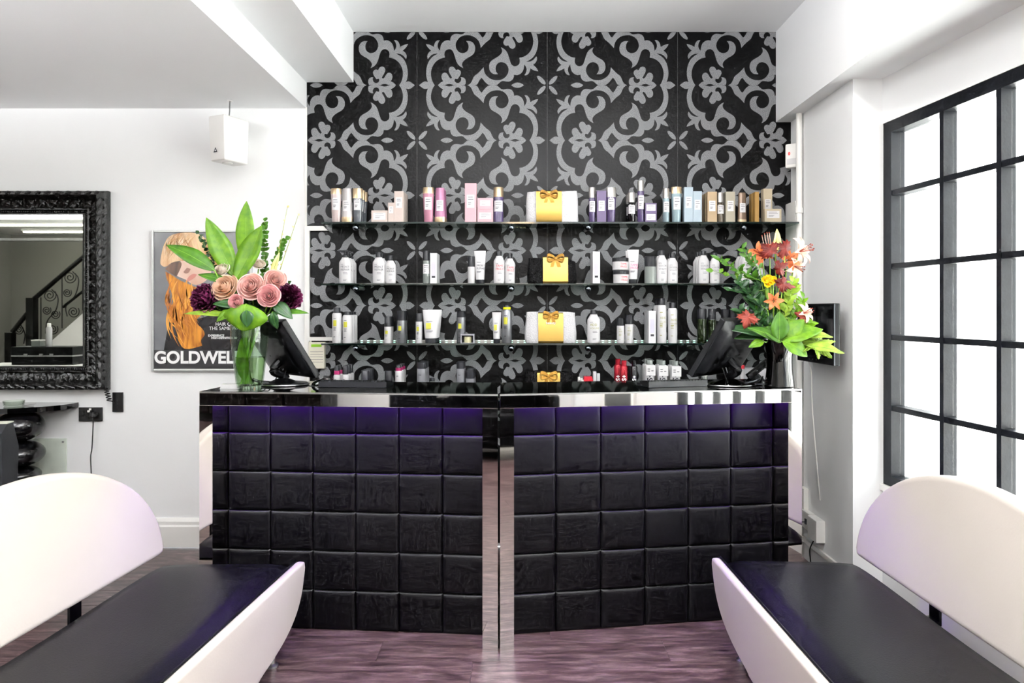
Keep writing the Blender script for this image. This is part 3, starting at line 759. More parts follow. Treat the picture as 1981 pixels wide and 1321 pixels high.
def can(px, w_, top, capb, row, label, body, cap, dy=0.0, sq=None, txt=(), ink=INKD, dome=True, name='spray_can'):
    p = Prod(name, label, 'can', px, w_, top, row, dy); r = p.W/2; zc = p.z(capb)
    pr = [(r*0.94,0),(r,0.003),(r,zc-0.012),(r*0.9,zc-0.004),(r*0.74,zc)] if dome else [(r*0.95,0),(r,0.002),(r,zc)]
    rc = r*0.72 if dome else r*0.97
    G().lathe(pr, p.b, 22).build('body', body, p.t, smooth=True, sharp=50)
    G().lathe([(rc,zc+0.0002),(rc,p.H-0.003),(rc*0.9,p.H)], p.b, 20).build('cap', cap, p.t, smooth=True)
    if sq: patch(p.t, 'colour_square', sq, r, r, -r*0.6, r*0.15, zc*0.56, zc*0.76, p.b)
    lines(p.t, ink, r, r, -r*0.55, r*0.5, [(zc*0.80, 0.55), (zc*0.50, 0.6), (zc*0.46, 0.5), (zc*0.42, 0.55), (zc*0.2, 0.4)], zc*0.016, p.b)
    for i, s_ in enumerate(txt): lettering(p.t, s_, ink, r, r, -r*0.55, zc*(0.64-0.1*i), zc*0.09, p.b, bold=0.0, maxw=r*1.3)
    return p.t
def jar(px, w_, top, row, label, base=None, txt=(), dy=0.0):
    p = Prod('hair_mask_jar', label, 'jar', px, w_, top, row, dy, base=base); r = p.W/2; H = p.H
    G().lathe([(r*0.88,0),(r*0.96,0.003),(r*0.98,H*0.68)], p.b, 22).build('body', BOTTLEW, p.t, smooth=True)
    G().lathe([(r,H*0.69),(r,H-0.002),(r*0.95,H)], p.b, 22).build('lid', CAPD, p.t, smooth=True)
    for i, s_ in enumerate(txt): lettering(p.t, s_, INKR if i < 2 else INK, r, r, -r*0.1, H*(0.42-0.22*i), H*0.2, p.b, bold=0.0, maxw=r*0.8)
    return p.t
def bow(p, x, z, s, y):
    s *= 1.35
    """tied ribbon: two loops, two tails, a knot"""
    o = p.b+Vector((x, y, z)); par = p.t
    for sg in (-1, 1):
        pts = [(0,0),(0.35,0.28),(0.85,0.42),(1.05,0.1),(0.8,-0.22),(0.35,-0.12),(0,0)]
        q = spline([Vector((sg*a*s, -0.006-0.010*sin(i*pi/6), b*s)) for i, (a, b) in enumerate(pts)], 4); wd = 0.010
        def fn(u, v): c = q[min(len(q)-1, int(round(u*(len(q)-1))))]; return o+c+Vector((0, (v-0.5)*0.014, 0))+Vector((0, 0, (v-0.5)*s*0.36))
        G().grid(fn, len(q)-1, 2).build('ribbon_loop', RIBBON, par, smooth=True, fix=False, sharp=80)
        tl = [Vector((sg*a*s, -0.008-0.006*b_, b*s)) for (a, b, b_) in ((0.02, 0, 0), (0.25, -0.4, 0.5), (0.45, -1.05, 0.2), (0.62, -1.45, 0))]
        q2 = spline(tl, 4)
        def fn2(u, v): c = q2[min(len(q2)-1, int(round(u*(len(q2)-1))))]; return o+c+Vector(((v-0.5)*s*0.42, 0, (v-0.5)*s*0.1))
        G().grid(fn2, len(q2)-1, 2).build('ribbon_tail', RIBBON, par, smooth=True, fix=False, sharp=80)
    G().ball(o+Vector((0, -0.010, 0)), s*0.2, 12, 8, (1, 0.8, 0.9)).build('ribbon_knot', RIBBON, par, smooth=True)
def pouch(px, w_, top, row, label, cloth, band, bowpy, bs, dy=0.03, print_=None, slump=0.0):
    p = Prod('gift_pouch', label, 'pouch', px, w_, top, row, dy); w2 = p.W/2; H = p.H; n, m = 26, 12
    rnd = random.Random(int(px+top)); ph = rnd.random()*6
    def fn(a, b):
        an = 2*pi*a; c, s_ = cos(an), sin(an)
        ex = abs(c)**0.35*math.copysign(1, c); ey = abs(s_)**0.6*math.copysign(1, s_)
        wx = w2*(1-0.06*b+0.012*sin(7*b+ph)); wy = 0.045*(1-0.55*b**1.5)+0.004*sin(11*a*6.28+ph)*b
        z = H*(b+0.02*sin(5*ex+ph)*b-slump*b*max(0, ex)**2)
        if b < 0.04: wx *= 0.96; wy *= 0.9
        return (p.b.x+wx*ex, p.b.y+wy*ey, p.b.z+max(0.0005, z))
    g = G().grid(fn, n, m); k = n+1
    g.f.append(tuple(range(m*k, m*k+n))); g.f.append(tuple(range(n-1, -1, -1)))
    g.build('cloth', cloth, p.t, smooth=True, sharp=60)
    x0, x1 = (band[0]-px)/p.sc, (band[1]-px)/p.sc; zt = p.z(band[2])
    bx = [(-0.047, 0.0006), (-0.0515, 0.012), (-0.0475, H*0.5), (-0.034, zt*0.96), (-0.02, zt), (0.02, zt), (0.05, 0.01), (0.048, 0.0006)]
    def fb(a, b): q = bx[min(7, int(round(b*7)))]; return (p.b.x+x0+(x1-x0)*a, p.b.y+q[0]*1.03, p.b.z+q[1]*1.005)
    G().grid(fb, 1, 7).build('gold_band', GOLD, p.t, smooth=True, fix=False, sharp=25)
    if print_: 
        v, f = text(print_, 0.01, 'CENTER'); h = H*0.12
        mesh_obj('lettering', [Vector((p.b.x+(x0+x1)/2+a*h, p.b.y-0.0515, p.b.z+H*0.62+b*h))-wloc(p.t) for (a, b) in v], f, WHITEPRINT, p.t)
    bow(p, (x0+x1)/2, p.z(bowpy), bs, -0.036)
    return p.t
def back(t, n, dy, lab):
    for i in range(n): dup(t, (0, dy*(i+1), 0), lab[i])

# top shelf
taper(650.5, 21, 365, 376, 0, 'pale silver pink bottle with champagne cap, leftmost on the top shelf', PINKS, GOLD_CAP)
inverted(671.5, 22, 365, 420, 0, 'pale grey bottle standing on its champagne cap, second on the top shelf', SILV, GOLD_CAP)
t = taper(692, 20, 365, 384, 0, 'smoky grey bottle with pink champagne cap, third on the top shelf', SMOKE, GOLD_CAP)
back(t, 2, 0.062, ['smoky grey bottle half hidden behind the third bottle of the top shelf', 'smoky grey bottle against the wall, rearmost behind the third bottle of the top shelf'])
carton(735.5, 31, 408, 0, 'low wide blush carton left of two upright blush cartons', BLUSH, lab_=(0.2, 0.8), f=0.38)
carton(758, 12, 393, 0, 'slim short blush carton between a low and a tall blush carton', BLUSH)
t = carton(773, 18, 371, 0, 'tall blush carton, the tallest of the three blush ones', BLUSH)
back(t, 2, 0.055, ['tall blush carton directly behind the tallest blush carton', 'tall blush carton at the wall, last behind the tallest blush carton'])
taper(829, 22, 363, 375, 0, 'rose pink bottle with champagne cap, left of the mauve one', ROSE, GOLD_CAP)
t = inverted(851.5, 22, 364, 420, 0, 'mauve bottle standing on its champagne cap, beside the rose pink bottle', MAUVE, GOLD_CAP)
back(t, 1, 0.07, ['mauve bottle hidden behind the mauve bottle on its cap'])
t = carton(911, 22, 355.5, 0, 'tall pink carton, the tallest thing left of the gold bow', PINKB, lab_=(0.37, 0.70))
t = carton(939, 30, 406, 0, 'low pink carton under another low pink carton', PINKB, lab_=(0.25, 0.75), f=0.38)
carton(939, 30, 384, 0, 'low pink carton lying on top of another low pink carton', PINKB, lab_=(0.3, 0.8), f=0.33, base=SHZ[0]+CH+(CY-406)/(F/Y0)-SHZ[0]+0.0003)
cyl(964.5, 19, 363, 382, 0, 'violet bottle with wide champagne cap beside the low pink cartons', VIOLET, GOLD_CAP, cw=1.04)
pouch(1068, 103, 371, 0, 'white sequined gift pouch with gold band and bow on the top shelf', CLOTHW, (1037, 1086, 370), 379, 0.037)
cyl(1145.5, 13, 363, 383, 0, 'slim violet bottle with silver cap right of the top gift pouch', VIOLET, SILVER_CAP)
carton(1163, 18, 370, 0, 'upright violet carton between two silver capped violet bottles', VIOLETB, lab_=(0.36, 0.68), f=0.32)
taper(1182, 20, 363, 382, 0, 'tapered violet bottle with silver cap right of the violet carton', VIOLET, SILVER_CAP)
t = cyl(1221.5, 15, 373, 392, 0, 'short black bottle with silver cap on the top shelf', BLACKB, SILVER_CAP, neck=True)
back(t, 1, 0.07, ['short black bottle with silver cap, the one standing behind'])
cyl(1239.5, 13, 350, 370, 0, 'tall slim violet bottle with silver cap, highest on the top shelf', VIOLET, SILVER_CAP)
carton(1258, 22, 412.3, 0, 'low violet carton under another violet carton', VIOLETB, lab_=(0.2, 0.85), f=0.4)
carton(1258, 22, 394, 0, 'low violet carton stacked on another violet carton', VIOLETB, lab_=(0.2, 0.85), f=0.4, base=CH+(CY-412.3)/(F/Y0)+0.0003)
cyl(1288.5, 13, 365, 384, 0, 'slim ice blue bottle with silver cap', ICE, SILVER_CAP)
taper(1308.5, 21, 362, 375, 0, 'wide teal blue bottle with champagne cap', BLUEP, GOLD_CAP)
carton(1330.5, 17, 363, 0, 'taller ice blue carton right of the teal bottle', BLUEB, lab_=(0.4, 0.72))
carton(1347.7, 16.5, 371, 0, 'shorter ice blue carton at the right of the taller one', BLUEB, lab_=(0.4, 0.72))
t = carton(1376, 18, 372, 0, 'tan carton left of the clear silver capped bottle', TAN, lab_=(0.36, 0.70))
back(t, 2, 0.055, ['tan carton behind the tan carton left of the clear bottle', 'rearmost tan carton in the row left of the clear bottle'])
cyl(1393, 14, 373, 392, 0, 'clear amber bottle with silver cap between two cartons', CLEARB, SILVER_CAP, neck=True)
carton(1411, 18, 372, 0, 'grey beige carton right of the clear amber bottle', BEIGE, lab_=(0.36, 0.70))
p_ = inverted(1435.5, 18, 373, 425, 0, 'bronze brown bottle on a pale base near the right end of the top shelf', BRONZE, GOLD_CAP)
t = carton(1462, 8, 372, 0, 'narrow ochre gold carton seen edge on', OCHRE, plain=True)
dup(t, (0.0, 0.06, 0.0), 'narrow ochre gold carton behind the edge on ochre carton')
carton(1483, 17, 366, 0, 'tall beige carton behind the low cream carton', CREAM, dy=0.10, lab_=(0.42, 0.70))
carton(1493, 32, 405, 0, 'low cream carton, rightmost on the top shelf', CREAM, lab_=(0.3, 0.85), f=0.38)

# second shelf
t = shoulder(668, 24, 484, 498, 1, 'white pump bottle, leftmost on the second shelf', ['MOIST', 'REPAIR'], INK, pump=True)
back(t, 2, 0.062, ['white pump bottle second in the row behind the leftmost pump bottle', 'white pump bottle rearmost behind the leftmost pump bottle'])
t = shoulder(733, 24, 488, 498, 1, 'tall white bottle lettered moist repair on the second shelf', ['MOIST', 'REPAIR'], INK)
back(t, 1, 0.07, ['tall white bottle behind the tall moist repair bottle'])
t = shoulder(755.5, 21, 494, 504, 1, 'shorter white bottle lettered moist repair on the second shelf', ['MOIST', 'REPAIR'], INKD)
cyl(825, 14, 485, 504, 1, 'clear bottle with tall grey cap left of a white carton', CLEARG, CAPD, name='spray_bottle')
t = carton(839.5, 13, 490, 1, 'white carton printed with a tube, left half of the second shelf', WHITECARD, plain=True, name='tube_carton')
for q in (t,):
    b_ = Vector(q.location); H_ = 0.175
    patch(q, 'print_panel', mat('lilac_print', 'b9b6c6', 0.5), 1, 0.0225, -0.012, 0.012, 0.045, 0.125, b_, 'flat'); patch(q, 'print_square', INKD, 1, 0.0225, -0.010, 0.010, 0.032, 0.044, b_, 'flat')
back(t, 2, 0.05, ['white tube carton second behind the left white carton', 'white tube carton rearmost behind the left white carton'])
cyl(912, 14, 496, 516, 1, 'short white bottle with tall charcoal cap left of the white tube', BOTTLEW, CAPD, name='styling_bottle', f=0.0, plain=True)
t = tube_(928.5, 23, 485, 541, 1, 'white tube standing on its cap, left half of the second shelf', txt=('MOIST', 'REPAIR'))
shoulder(965.5, 21, 486, 495, 1, 'taller white bottle with red lettering on the second shelf', ['TAME', 'FRIZZ'], INKR)
shoulder(986.5, 19, 490, 500, 1, 'smaller white bottle with red lettering on the second shelf', ['TAME', 'FRIZZ'], INKR)
pouch(1068, 97, 500, 1, 'black sequined gift pouch with gold band and bow on the second shelf', CLOTHB, (1050, 1098, 497), 501, 0.036, slump=0.12)
t = carton(1153, 14, 487, 1, 'slim white tube carton right of the black gift pouch', WHITECARD, plain=True, name='tube_carton')
b_ = Vector(t.location)
patch(t, 'print_panel', MATS['lilac_print'], 1, 0.0225, -0.012, 0.012, 0.05, 0.13, b_, 'flat'); patch(t, 'print_square', INKD, 1, 0.0225, -0.010, 0.010, 0.034, 0.046, b_, 'flat')
back(t, 2, 0.05, ['slim white carton second behind the carton right of the black pouch', 'slim white carton rearmost behind the carton right of the black pouch'])
jar(1201.5, 31, 523, 1, 'lower white jar with black lid, under another jar', txt=('TAME', 'FRIZZ'))
jar(1200, 32, 499, 1, 'upper white jar with black lid, standing on another jar', base=CH+(CY-523)/(F/Y0)+0.0003, txt=('TAME', 'FRIZZ'))
t = tube_(1224.5, 23, 483, 540, 1, 'white tube with pink lettering standing beside the two jars', txt=('TAME', 'FRIZZ'), ink=INKP)
back(t, 1, 0.06, ['white tube behind the pink lettered tube'])
cyl(1258, 23, 496, 516, 1, 'wide clear bottle with charcoal cap left of the colour bottles', CLEARG, CAPD, name='spray_bottle', plain=True)
t = shoulder(1280, 21, 484, 494, 1, 'taller white colour bottle beside the wide clear bottle', ['COLOR', 'VITALITY'], INK)
back(t, 1, 0.06, ['white colour bottle behind the taller one beside the clear bottle'])
t = shoulder(1301, 20, 489, 499, 1, 'smaller white colour bottle of the pair beside the clear bottle', ['COLOR', 'VITALITY'], INK)
back(t, 1, 0.06, ['white colour bottle behind the smaller one of that pair'])
t = shoulder(1361, 21, 485, 494, 1, 'taller white colour bottle left of the green sprig', ['COLOR', 'VITALITY'], INK)
back(t, 2, 0.06, ['second white colour bottle in the row left of the green sprig', 'rearmost white colour bottle in the row left of the green sprig'])
shoulder(1382.5, 19, 489, 499, 1, 'smaller white colour bottle partly behind the green sprig', ['COLOR', 'VITALITY'], INK)
t = shoulder(1444.5, 22, 483, 493, 1, 'white remedy bottle nearest the red leaves on the left side', ['HEAD', 'REMEDY'], INK)
back(t, 2, 0.06, ['second white remedy bottle behind the dark foliage', 'rearmost white remedy bottle behind the dark foliage'])
shoulder(1467, 22, 485, 495, 1, 'rightmost white remedy bottle, behind the orange petals', ['HEAD', 'REMEDY'], INK)

# third shelf
t = can(652, 18, 595, 605, 2, 'leftmost white bottle with yellow square on the third shelf', BOTTLEW, CAPD, sq=YELLOW, name='styling_bottle')
t = can(672.5, 19, 603, 609, 2, 'second white bottle with yellow square on the third shelf', BOTTLEW, CAPD, sq=YELLOW, name='styling_bottle')
back(t, 2, 0.06, ['white bottle behind the second yellow square bottle', 'rearmost white bottle behind the second yellow square bottle'])
t = can(750.5, 14, 612, 632, 2, 'short white can with big charcoal cap on the third shelf', BOTTLEW, CAPD, sq=YELLOW, dome=False)
back(t, 1, 0.06, ['short white can behind the short one with big charcoal cap'])
t = can(776.5, 17, 601, 620, 2, 'grey can with yellow square and charcoal cap', GREYCAN, CAPD, sq=YELLOW, dome=False)
back(t, 1, 0.065, ['grey can behind the grey can with charcoal cap'])
can(810.5, 13, 606, 622, 2, 'slim white can with yellow square left of the big tube', BOTTLEW, CAPD, sq=YELLOW, dome=False)
t = tube_(834, 33, 599, 654, 2, 'big white tube with yellow square on the third shelf', sq=YELLOW)
back(t, 2, 0.062, ['big white tube second behind the front big tube', 'big white tube rearmost behind the front big tube'])
can(892, 17, 601, 614, 2, 'slim grey can with yellow square behind a small display box', GREYCAN, CAPD, sq=YELLOW, dome=False, dy=0.05)
p = Prod('display_box', 'small silver window box holding a jar on the third shelf', 'box', 905, 26, 646, 2)
w2, H_ = p.W/2, p.H
for nm, a_, b2 in (('box_frame', (-w2,-0.03,0), (-w2+0.006,0.03,H_)), ('box_frame', (w2-0.006,-0.03,0), (w2,0.03,H_)), ('box_frame', (-w2+0.006,-0.03,H_-0.007), (w2-0.006,0.03,H_)), ('box_back', (-w2+0.006,0.02,0.003), (w2-0.006,0.03,H_-0.007)), ('box_frame', (-w2+0.006,-0.03,0), (w2-0.006,0.02,0.003))):
    G().box(p.b+Vector(a_), p.b+Vector(b2)).build(nm, mat('silver_card', '9d9da6', 0.3, metal=0.5) if nm == 'box_frame' else CAPD, p.t, fix=False)
G().lathe([(0.022,0.0),(0.023,0.022),(0.023,0.034)], p.b+Vector((0,-0.003,0.0035)), 18).build('jar', mat('pale_yellow_jar', 'b9b592', 0.3), p.t, smooth=True)
tube_(961, 18, 604, 655, 2, 'small white tube with yellow square left of the silver spray can', sq=YELLOW)
t = can(980.5, 19, 590, 598, 2, 'tall silver spray can with bright yellow ring', GREYCAN, CAPD, sq=YELLOW)
b_ = Vector(t.location); zc = CH+(CY-598)/(F/Y0)-SHZ[2]
G().lathe([(0.0225,zc-0.001),(0.0225,zc+0.012)], b_, 20).build('yellow_ring', mat('bright_yellow_plastic', 'dfe000', 0.35), t, smooth=True)
pouch(1065, 101, 604, 2, 'white gift pouch with gold band and bow on the third shelf', CLOTHW, (1041, 1089, 604), 610, 0.033, print_='beauty')
shoulder(1148.5, 25, 600, 608, 2, 'white bottle standing alone right of the third shelf gift pouch', ['ADD', 'VOLUME'], INKG)
can(1200.5, 15, 615, 630, 2, 'shorter small white can of the pair in mid third shelf', BOTTLEW, CAPD, txt=('ADD',), ink=INKG, dome=False)
can(1217, 16, 609, 627, 2, 'taller small white can of the pair in mid third shelf', BOTTLEW, CAPD, txt=('ADD',), ink=INKG, dome=False)
t = carton(1260.5, 14, 601, 2, 'slim white tube carton left of the two tall white spray cans', WHITECARD, plain=True, name='tube_carton')
b_ = Vector(t.location)
patch(t, 'print_panel', MATS['lilac_print'], 1, 0.0225, -0.012, 0.012, 0.06, 0.14, b_, 'flat'); patch(t, 'print_square', INKD, 1, 0.0225, -0.010, 0.010, 0.04, 0.052, b_, 'flat')
back(t, 2, 0.05, ['slim white carton behind the carton left of the white spray cans', 'slim white carton rearmost left of the white spray cans'])
t = can(1280, 18, 577, 590, 2, 'taller white spray can with charcoal cap on the third shelf', BOTTLEW, CAPD, txt=('ADD', 'VOLUME'), ink=INKG)
back(t, 2, 0.055, ['white spray can behind the taller white spray can', 'rearmost white spray can behind the taller one'])
can(1301, 18, 585, 596, 2, 'shorter white spray can with charcoal cap on the third shelf', BOTTLEW, CAPD, txt=('ADD', 'VOLUME'), ink=INKG)
cyl(1358, 18, 597, 617, 2, 'dark green bottle with charcoal cap left of the right monitor', GREENB, CAPD, name='oil_bottle', plain=True)
cyl(1377.5, 15, 597, 618, 2, 'slimmer dark green bottle half behind the right monitor', GREENB, CAPD, name='oil_bottle', plain=True)
t = can(1403, 16, 598, 617, 2, 'white can with charcoal cap just above the right monitor', BOTTLEW, CAPD, dome=False)
dup(t, (0.045, 0.0, 0), 'white can with charcoal cap between the monitor top and red leaf')
for i, (px, s_) in enumerate(((1432, 'first'), (1443, 'second'), (1454, 'third'))):
    can(px, 10, 588, 612, 2, s_+' dark capped bottle behind the foliage above the red maple leaf', GREYCAN, CAPD, dome=False, dy=0.05)

# lowest shelf
t = can(652, 13, 707, 724, 3, 'white dropper bottle with magenta collar, leftmost on the lowest shelf', BOTTLEW, CAPD, name='dropper_bottle')
def collar(t, px, py0, py1, w_):
    b_ = Vector(t.location); s_ = F/b_.y; z0 = CH+(CY-py1)/s_-b_.z; z1 = CH+(CY-py0)/s_-b_.z; r = w_/2/s_
    G().lathe([(r*0.86,z0),(r*0.86,z1)], b_, 18).build('collar', MAGENTA, t, smooth=True)
collar(t, 652, 717, 724, 13)
back(t, 1, 0.06, ['white dropper bottle with magenta collar, the one standing behind'])
t = can(668.5, 14, 707, 724, 3, 'white dropper bottle with charcoal cap on the lowest shelf', BOTTLEW, CAPD, name='dropper_bottle')
back(t, 2, 0.06, ['white dropper bottle second behind the charcoal capped one', 'white dropper bottle rearmost behind the charcoal capped one'])
t = cyl(706.5, 15, 716, 738, 3, 'clear bottle with graphite cap left of a row of darker ones', CLEARG, GRAPHITE, name='spray_bottle', plain=True)
back(t, 2, 0.06, ['clear bottle with graphite cap, second in its row', 'clear bottle with graphite cap, rearmost in its row'])
cyl(752, 15, 717, 740, 3, 'dark capped bottle left of the magenta collared cans', CLEARG, CAPD, name='spray_bottle', plain=True)
t = can(771.5, 14, 706, 716, 3, 'white bottle with bright magenta ring right of the dark bottle', BOTTLEW, CAPD, name='dropper_bottle'); collar(t, 771.5, 711, 717, 14)
back(t, 2, 0.06, ['white bottle with magenta ring, second in its row', 'white bottle with magenta ring, rearmost in its row'])
t = can(816, 18, 700, 713, 3, 'matt silver can with graphite cap, left of two on the lowest shelf', SILCAN, GRAPHITE, dome=False)
back(t, 2, 0.06, ['matt silver can second behind the left silver can', 'matt silver can rearmost behind the left silver can'])
cyl(836, 10, 731, 737, 3, 'little dark jar between the two rows of silver cans', CLEARG, CAPD, name='small_jar', plain=True)
t = can(891, 16, 700, 713, 3, 'matt silver can with graphite cap, right of two on the lowest shelf', SILCAN, GRAPHITE, dome=False)
back(t, 1, 0.065, ['matt silver can behind the right silver can'])
t = can(909.5, 17, 715, 732, 3, 'short silver can with big graphite cap', SILCAN, GRAPHITE, dome=False)
back(t, 2, 0.06, ['short silver can second behind the short one', 'short silver can rearmost behind the short one'])
pouch(1062, 96, 717, 3, 'black sequined gift pouch with gold bow peeping over the desk', CLOTHB, (1039, 1083, 718), 726, 0.036, slump=0.1)
for i, (px, tp) in enumerate(((1120, 729), (1125, 731), (1129, 734))):
    cyl(px, 5, tp, tp+6, 3, ['left', 'middle', 'right'][i]+' tiny white bottle beside the lowest gift pouch', BOTTLEW, PLASTIC_W, name='mini_bottle', plain=True)
carton(1137, 16, 728, 3, 'small red packet beside the tiny white bottles', mat('red_card', 'b01a2a', 0.4), plain=True, name='packet', cat='packet')
carton(1143, 8, 733, 3, 'smaller red packet in front of the small red packet', MATS['red_card'], plain=True, name='packet', dy=-0.02, d=0.02, cat='packet')
for i, px in enumerate((1150, 1157)):
    carton(px, 6, 718+i*4, 3, ['taller', 'shorter'][i]+' narrow white carton right of the red packets', WHITECARD, plain=True)
def splus(px, w_, top, neckb, label, m, ink, dy=0.0, tagc=False, cap=None):
    p = Prod('styling_bottle', label, 'bottle', px, w_, top, 3, dy); r = p.W/2; zb = p.z(neckb)
    G().lathe([(r*0.93,0),(r,0.004),(r,zb-0.008),(r*0.9,zb-0.002),(r*0.72,zb)], p.b, 24).build('body', m, p.t, smooth=True, sharp=50)
    G().lathe([(r*0.68,zb+0.0003),(r*0.68,p.H-0.002),(r*0.6,p.H)], p.b, 20).build('cap', cap or m, p.t, smooth=True)
    zt = p.z(736)
    lettering(p.t, 'S+', ink, r, r, r*0.42, zt, r*1.5, p.b, rot=True, bold=0.03)
    G().lathe([(r*0.05,0),(r*0.05,0.0006)], p.b+Vector((0,-r-0.001,zb*0.9)), 8).build('print_dot', ink, p.t)
    if tagc:
        tg = G().box(p.b+Vector((-r*0.85, -r-0.004, zb-0.062)), p.b+Vector((r*1.0, -r-0.003, zb-0.002))).build('price_tag', LABELW, p.t, fix=False)
        for i, (a, b, c, d) in enumerate(((-0.6,-0.1,-0.022,-0.026), (-0.6,-0.1,-0.034,-0.038), (0.15,0.6,-0.028,-0.040))):
            G().box(p.b+Vector((r*a, -r-0.0048, zb+c-0.004)), p.b+Vector((r*b, -r-0.0041, zb+d+0.004))).build('tag_print', INKD, tg, fix=False)
    return p.t
splus(1207, 15, 697, 707, 'red bottle with white lettering, in front of another red bottle', REDB, WHITEPRINT, dy=-0.015)
splus(1195.5, 15, 694, 704, 'red bottle standing behind the front red bottle', REDB, WHITEPRINT, dy=0.06)
splus(1226.5, 13, 697, 708, 'black bottle with white lettering right of the red bottles', NAVYB, WHITEPRINT)
for i, (px, s_) in enumerate(((1256.5, 'left'), (1281, 'middle'), (1306, 'right'))):
    t = splus(px, 19, 696+i, 705+i, s_+' white bottle with hanging price tag on the lowest shelf', BOTTLEW, INKD, tagc=True, cap=CLEARG)
    back(t, 1, 0.075, ['white tagged bottle behind the '+s_+' front one'])
cyl(1363, 11, 722, 727, 3, 'little clear pot with green base under the right monitor', CLEARG, PLASTIC_W, name='small_pot', plain=True)
carton(1452, 54, 712, 3, 'white box behind the right monitor arm', WHITECARD, plain=True, d=0.1, dy=0.03)
cyl(1436, 9, 706, 713, 3, 'small red topped pot on the white box behind the monitor', BOTTLEW, MATS['red_card'], name='small_pot', plain=True, dy=-0.05)

# ------------------------------------------------------------------ flowers
def leafmat(name, c1, c2, rough=0.42, trans=0.25):
    m = bpy.data.materials.new(name); m.use_nodes = True; nt = m.node_tree; N = nt.nodes; L = nt.links
    b = N['Principled BSDF']; b.inputs['Roughness'].default_value = rough; b.inputs['Specular IOR Level'].default_value = 0.28
    tc = N.new('ShaderNodeTexCoord'); n = N.new('ShaderNodeTexNoise'); n.inputs['Scale'].default_value = 26; n.inputs['Detail'].default_value = 3
    L.new(tc.outputs['Object'], n.inputs[0]); r = N.new('ShaderNodeValToRGB'); e = r.color_ramp.elements
    e[0].position = 0.32; e[0].color = (*lin(c1), 1); e[1].position = 0.68; e[1].color = (*lin(c2), 1)
    L.new(n.outputs['Fac'], r.inputs[0]); L.new(r.outputs[0], b.inputs['Base Color'])
    t = N.new('ShaderNodeBsdfTranslucent'); L.new(r.outputs[0], t.inputs[0]); mx = N.new('ShaderNodeMixShader'); mx.inputs[0].default_value = trans
    L.new(b.outputs[0], mx.inputs[1]); L.new(t.outputs[0], mx.inputs[2]); L.new(mx.outputs[0], N['Material Output'].inputs[0])
    return m
LF_B = leafmat('bright_green_leaf', '456f12', '6b951c'); LF_M = leafmat('mid_green_leaf', '2a5210', '48731c')
LF_D = leafmat('dark_green_leaf', '16301a', '2c4f26', 0.3, 0.1); LF_L = leafmat('lime_leaf', '6f8f26', '98b440')
LF_R = leafmat('dark_red_leaf', '3f0f0c', '701f16', 0.55, 0.12); LF_R2 = leafmat('rust_red_leaf', '66231a', '8c3c2e', 0.55, 0.12)
STEM = leafmat('green_stem', '4d7a26', '7da23c', 0.5, 0.0); TWIG = leafmat('olive_twig', '6f7a3a', '8f9850', 0.6, 0.0)
PEACH = leafmat('peach_petal', 'e3b99a', 'f2d6c0', 0.6, 0.2); BLUSHP = leafmat('blush_petal', 'e2aea6', 'f1d0c8', 0.6, 0.2)
PINKP = leafmat('pink_petal', 'd9979a', 'ecc0bd', 0.6, 0.2); IVORY = leafmat('ivory_petal', 'ecdccb', 'f8efe4', 0.6, 0.2)
PLUM = leafmat('plum_petal', '3c1028', '6e2850', 0.55, 0.1); ORANGE = leafmat('orange_lily_petal', 'c46434', 'dd8c60', 0.5, 0.3)
PALEP = leafmat('pale_pink_lily_petal', 'dfa994', 'eecbba', 0.5, 0.3); YEL = leafmat('yellow_petal', 'e0a800', 'f5cf20', 0.5, 0.2)
BUD = leafmat('lily_bud', 'c9b46a', 'e6d6a0', 0.5, 0.1)

def leaf(g, base, tip, wd, nrm=(0, -1, 0.15), fold=0.18, curl=0.0, pk=0.42, n=12, wave=0.0):
    base, tip = Vector(base), Vector(tip); d = tip-base; ln = d.length; dn = d.normalized()
    nv = Vector(nrm); nv = (nv-dn*nv.dot(dn)).normalized(); sd = dn.cross(nv)
    def fn(a, t):
        x = 2*a-1
        prof = max(0.0, (t/pk)**0.75 if t < pk else ((1-t)/(1-pk))**0.85)
        prof = 0.55*sin(min(1, prof)*pi/2)+0.45*min(1, prof) if t >= pk else sin(min(1, prof)*pi/2)
        c = base+d*t+nv*(curl*ln*sin(pi*t))
        return c+sd*(x*wd/2*(prof+0.02))+nv*(fold*abs(x)*wd/2*prof+wave*wd*sin(9*t+3*x)*abs(x))
    g.grid(fn, 4, n); return g
def solid(o, th): 
    md = o.modifiers.new('thickness', 'SOLIDIFY'); md.thickness = th; md.offset = 0; return o
def frame_to(d):
    return Vector((0, 0, 1)).rotation_difference(Vector(d).normalized()).to_matrix()
